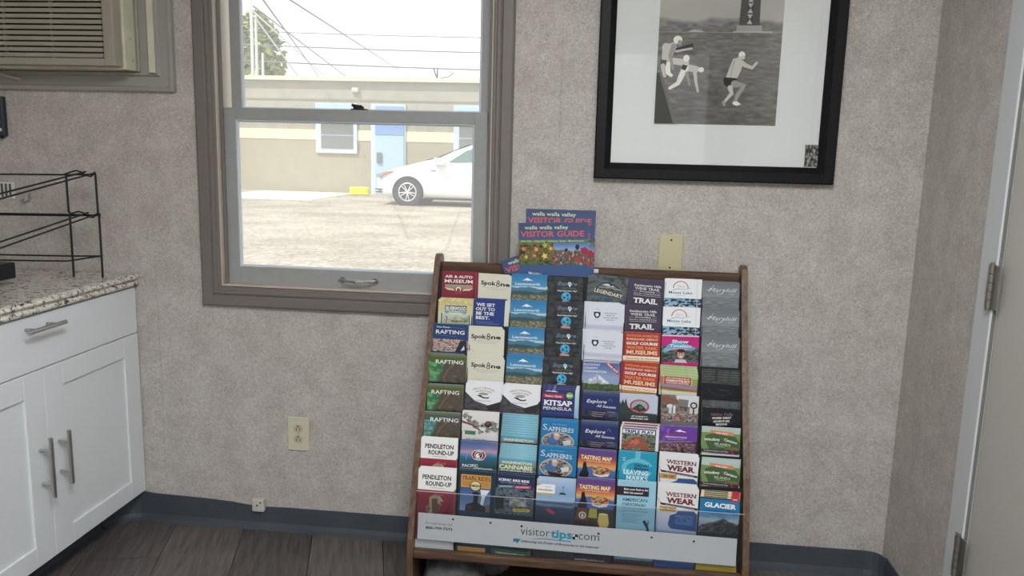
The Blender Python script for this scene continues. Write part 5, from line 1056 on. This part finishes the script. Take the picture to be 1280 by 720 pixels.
GRID = [  # per column: (cover, dx, dz, tilt, copies, step) for rows 1..8, mm from the pocket's own place
 [('museum', 9, 0, 0, 1, 2, 14), ('steam', 6, -7, 0, 2, 3, 3), ('raft1', -1, 0, 0, 1, 1, 2), ('raft', 3, -3, 0, 2, 2, -5), ('raft', -1, -5, 0, 1, 2, 3), ('raftt', -2, -1, 0, 1, 1, 2), ('pend', -3, 1, -.4, 2, 2, 1), ('pend', -1, 0, -.6, 2, 3, 2)],
 [('spok', 12, -7, -3, 3, 2.2, -5), ('best', 0, -2, -1, 2, 2, 3), ('spok', -4, -10, 0, 3, 3, -3), ('spok', 3, -6, -2, 4, 4.2, -3), ('hells', -1, 3, -1, 3, 3, 1.5), ('moss', -3, 7, -1, 1, 2, 2), ('pnw', 0, 0, -1.4, 1, 2, 1), ('train', 2, 4, -.8, 1, 4, 1)],
 [('leav', -4, 0, 0, 1, 2, 5), ('leav', -1, 0, 0, 1, 2, 3), ('leav', -1, 0, 0, 1, 1, 2), ('leav', 0, 6, -1, 2, 3, 2), ('hells', -6, 2, -1, 3, 2.4, 2), ('wash', -3, -50, -1, 9, 6.2, .6), ('wash', -2, -36, -1, 8, 4.3, .5), ('bike', -3, 0, -1.4, 2, 4, 1)],
 [('falls', -7, -5, 0, 2, 1, -2), ('falls', -3, 0, 0, 1, 2, 2), ('falls', -2, 0, 0, 1, 1.5, 2), ('falls', -7, 0, 0, 2, 3, 2), ('kits', -4, 1, -.6, 3, 4, 1), ('sapp', 0, -4, -.8, 1, 5, 1), ('sapp', -1, 0, -1, 1, 3, 1), ('schw', -2, -6, -1, 2, 3, 2)],
 [('leg', 15, 11, -5, 2, -2, -7.5), ('heart', 6, 1, 0, 4, 1.2, -4.5), ('heart', 4, 0, -.5, 4, 1.2, -4.5), ('klick', -4, 0, -.5, 2, 3, 1.5), ('allsea', 0, 0, -.5, 1, 3, 1), ('allsea', 0, -1, -1, 1, 3, 1), ('taste', -3, -1, -2, 1, 2, 1), ('taste', -4, 3, -1, 1, 3, 1)],
 [('trail', 12, 1, -3, 2, 1, -8), ('trail', 0, 1, 0, 1, 2, 1), ('red', -2, 2, 0, 1, 2, 1), ('red', -3, 4, -3, 1, 2, -4), ('rail', -4, -3, -.5, 2, 2, -3), ('play', -2, -8, -1, 2, 6, 2), ('marks', -4, 0, -1.6, 1, 2, 1), ('amer', -5, 3, 0, 1, 3, 1)],
 [('moses', -1, 6, 0, 1, 1, 4), ('moses', -4, 1, 0, 1, 1, 3), ('pink', -6, -1, 1, 1, 1.5, 2), ('tam', -5, -20, -2, 3, 7, -1), ('street', -4, 0, 0, 1, 3, 1), ('purp', -7, 0, 0, 1, 2, 1), ('wear', -1, 0, -2.4, 2, 2.5, -2), ('wear', -1, -3, -1.5, 3, 3, -2)],
 [('mary', -2, 0, 0, 2, 2, -1), ('mary', -3, -4, -.6, 2, 2.4, -1), ('mary', -3, 0, -1, 2, 2.4, -1), ('blk2', -3, -30, -1.4, 4, 6, .5), ('blk', -2, -16, -.8, 2, 5, 1), ('whid', -3, 4, -1, 1, 1, 1), ('whid', -3, -8, -2, 1, 6, 1), ('glac', -5, -19, -1.2, 3, 4, 1)]]
CM = {}
ORD = ['one', 'two', 'three', 'four', 'five', 'six', 'seven', 'eight']
paper_me = {}
NTH = ['first', 'second', 'third', 'fourth', 'fifth', 'sixth', 'seventh', 'eighth', 'ninth', 'tenth']
def pocket_floor(r, c, dz):
    y, z = rowtop(r); bm = slope_slab(y + dz * math.tan(TH), z + dz, .0025, -.0004, .0184, PX0 + c * PIT + .001, PX0 + (c + 1) * PIT - .001)
    bmesh.ops.translate(bm, verts=bm.verts, vec=(0, -math.sin(TH) * .2285, -math.cos(TH) * .2285)); ro('pocket_floor', bm, M_DARK)
def page_mesh(th):
    k = round(th * 1e4)
    if k not in paper_me:
        bm = bmesh.new(); box(bm, 0, Wp / 1000, 0, th, -Hp / 1000, 0, bev=.0003 if th > .001 else 0)
        me = bpy.data.meshes.new('leaflet'); bm.to_mesh(me); bm.free(); me.materials.append(M_PAPER); paper_me[k] = me
    return paper_me[k]
def leaflet(cover, x, y, z, tilt, th, label, cat, group=None, last=False):
    o = bpy.data.objects.new('brochure', page_mesh(th)); COL.objects.link(o)
    o.matrix_world = Matrix.Translation((x, y, z)) @ Matrix.Rotation(-TH, 4, 'X') @ Matrix.Rotation(math.radians(tilt), 4, 'Y')
    if last: o.matrix_world = o.matrix_world @ Matrix.Diagonal((1, 1, (z - .1895 - abs(tilt) * .0018) / (.228 * math.cos(TH)), 1))
    p = bpy.data.objects.new('cover', CM[cover]); COL.objects.link(p); p.parent = o
    tag(o, label, cat, group); return o
for c in range(8):
    for r in range(8):
        cov, dx_, dz_, tl, n_, step, sx_ = GRID[c][r]
        if cov not in CM: CM[cov] = COV[cov][0]().mesh('cover')
        desc = COV[cov][1]; y, z = rowtop(r + 1)
        x = PX0 + c * PIT + .001 + (dx_ + 2.0) / 1000
        x = max(PX0 + .0006 + c * PIT if c == 0 else x, x)
        z0 = z + dz_ / 1000; y0 = y + (dz_ / 1000) * math.tan(TH)
        where = 'row %s, column %s' % (ORD[r], ORD[c])
        grp = 'leaflets in the rack pocket at ' + where
        leaflet(cov, x, y0, z0, -tl, .0011, '%s, foremost, %s' % (desc, where), 'brochure', grp, r == 7)
        if r < 7: pocket_floor(r + 1, c, min(0, dz_ / 1000))
        m = max(n_, 1); sp_ = min(.0032, .0150 / m)
        for k in range(1, m + 1):
            off = .0013 + (k - 1) * sp_ + .0004 * k if m < 4 else .0012 + (k - 1) * (.0150 / m) + .0001
            th_ = min(sp_ * .8, .0014) if m > 1 else .003
            up = step / 1000 * k
            leaflet(cov, x + sx_ / 1000 * min(k, 3) * (1 if abs(sx_) < 8 else .5), y0 + off * math.cos(TH) + up * math.sin(TH), z0 - off * math.sin(TH) + up * math.cos(TH), -tl * .4, th_,
                    '%s, %s from front, %s' % (desc, NTH[k], where), 'brochure', grp, r == 7)

# visitor guides on top of the rack
gw, gh = 204.0, 270.0
def guide_cover():
    c = Cover(gw, gh, (62, 82, 132)); c.grad(0, 0, gw, 52, (62, 80, 126), (68, 88, 136)); c.text('walla walla valley', 18, 19, 11, (214, 232, 170), w=128, bold=.02); c.text('VISITOR GUIDE', 6, 41, 17, (226, 92, 84), w=186, bold=.035)
    c.rect(0, 50, gw, 58, (92, 132, 66)); c.text('Walla Walla   College Place   Waitsburg   Dayton   Milton-Freewater', 6, 56, 4.4, (214, 228, 190), w=186, bold=.02)
    c.pic(0, 58, 102, 124, lambda u, v: mix(busy([(30, 36, 26), (60, 74, 36), (150, 96, 50), (110, 130, 50), (52, 52, 40), (190, 110, 70)], 9, 301, 7)(u, v), busy([(60, 84, 40), (90, 120, 60), (40, 50, 34)], 9, 33)(u, v), np.clip((v - .72) * 6, 0, 1)), 1.9)
    for x_, y_, r_, cc in ((14, 76, 9, (236, 120, 80)), (34, 98, 8, (120, 90, 60)), (52, 78, 9, (240, 160, 90)), (76, 98, 11, (246, 206, 80)), (78, 66, 10, (160, 190, 70)), (94, 76, 8, (226, 190, 70)), (22, 100, 7, (226, 200, 90)), (46, 96, 6, (236, 150, 110))):
        c.poly([(x_ + (r_ if k % 2 else r_ * .45) * math.cos(k * PI / 5), y_ + (r_ if k % 2 else r_ * .45) * math.sin(k * PI / 5)) for k in range(10)], cc)
    c.pic(102, 58, gw, 124, lambda u, v: mix(ramp(v, [(0, (70, 110, 190)), (.35, (150, 180, 214)), (1, (80, 100, 60))]), busy([(40, 46, 40), (120, 124, 120), (60, 80, 50), (160, 56, 56), (190, 190, 186)], 14, 311, 9)(u, v), np.clip((v - .28 - .08 * vn(u, v, 6, 4)) * 12, 0, 1)), 1.8)
    c.ell(172, 72, 6, 8, (30, 36, 40)); c.poly([(180, 76), (196, 72), (204, 80), (204, 96), (186, 92)], (170, 40, 60)); c.ell(140, 80, 4, 5, (30, 34, 38)); c.ell(172, 108, 8, 8, (190, 50, 54)); c.ell(196, 112, 7, 7, (180, 44, 50))
    c.rect(0, 124, gw, gh, (58, 88, 144)); c.text('WALLA WALLA', 28, 150, 7, W_, w=40, bold=.05, rot=-8, shear=-.2); return c
GM = guide_cover().mesh('cover')
bm = bmesh.new(); box(bm, 0, gw / 1000, 0, .004, -gh / 1000, 0, bev=.0006); gme = bpy.data.meshes.new('magazine'); bm.to_mesh(gme); bm.free(); gme.materials.append(M_PAPER)
def guide(x, y, z, tilt, lab, lean=3):
    o = bpy.data.objects.new('magazine', gme); COL.objects.link(o)
    o.matrix_world = Matrix.Translation((x, y, z)) @ Matrix.Rotation(-math.radians(lean), 4, 'X') @ Matrix.Rotation(math.radians(tilt), 4, 'Y')
    p = bpy.data.objects.new('cover', GM); COL.objects.link(p); p.parent = o; tag(o, lab, 'magazine')
guide(-.247, -.122, 1.083, -2.6, 'blue visitor guide magazine standing foremost behind the rack top row')
guide(-.226, -.114, 1.125, -.2, 'blue visitor guide magazine standing higher, behind the foremost one')
guide(-.228, -.1175, 1.081, -.6, 'blue visitor guide magazine showing only its right edge between two others')
guide(-.297, -.120, .969, -19, 'blue visitor guide magazine tilted to the left behind the rack top row', 2)

# grey bundles in the rack's open bottom compartment
def bundle(cx, cy, cz, rx, ry, rz, seed, lab, m):
    bm = bmesh.new(); bmesh.ops.create_uvsphere(bm, u_segments=40, v_segments=24, radius=1)
    from mathutils import noise as mn
    for v in bm.verts:
        d = v.co.normalized(); e = .55
        q = Vector([math.copysign(abs(t) ** e, t) for t in d]) ; q = q.lerp(d, .35)
        k = 1 + .10 * mn.noise(d * 2.2 + Vector((seed, 0, 0))) + .03 * mn.noise(d * 9)
        v.co = (q.x * rx * k, q.y * ry * k, max(q.z * rz * k, -rz * .92))
    o = obj('fabric_bundle', bm, m, smooth=True); o.location = (cx, cy, cz); tag(o, lab, 'fabric'); return o
M_FAB = mat('grey_fleece', (84, 86, 86), .95, noise=40, rgb2=(118, 120, 118), bump=(220, .8)); M_FAB2 = mat('dark_grey_fleece', (78, 84, 84), .95, noise=40, rgb2=(104, 110, 110), bump=(220, .8))
bundle(-.385, -.345, .0205 + .064 * .92, .085, .07, .064, 3, 'pale grey fleecy bundle in front in the rack bottom compartment', M_FAB)
bundle(-.335, -.20, .0205 + .072 * .92, .105, .062, .072, 8, 'darker grey bundle behind the pale one in the rack compartment', M_FAB2)

# ceiling lights
M_EM = mat('light_diffuser', (250, 252, 255), .5, emit=LAMP)
for i, (x, y, lab) in enumerate([(.05, -2.2, 'flat ceiling light panel between the camera and the door')]):
    cl = empty('ceiling_light', (x, y, ZC)); tag(cl, lab, 'ceiling light')
    obj('housing', mitred(-.32, .32, -.62, .62, [(0, 0), (0, -.03), (.02, -.03), (.02, 0)]), M_JAMB, cl).rotation_euler = (-PI / 2, 0, 0)
    obj('diffuser', B(-.3, .3, -.6, .6, -.026, -.012), M_EM, cl)
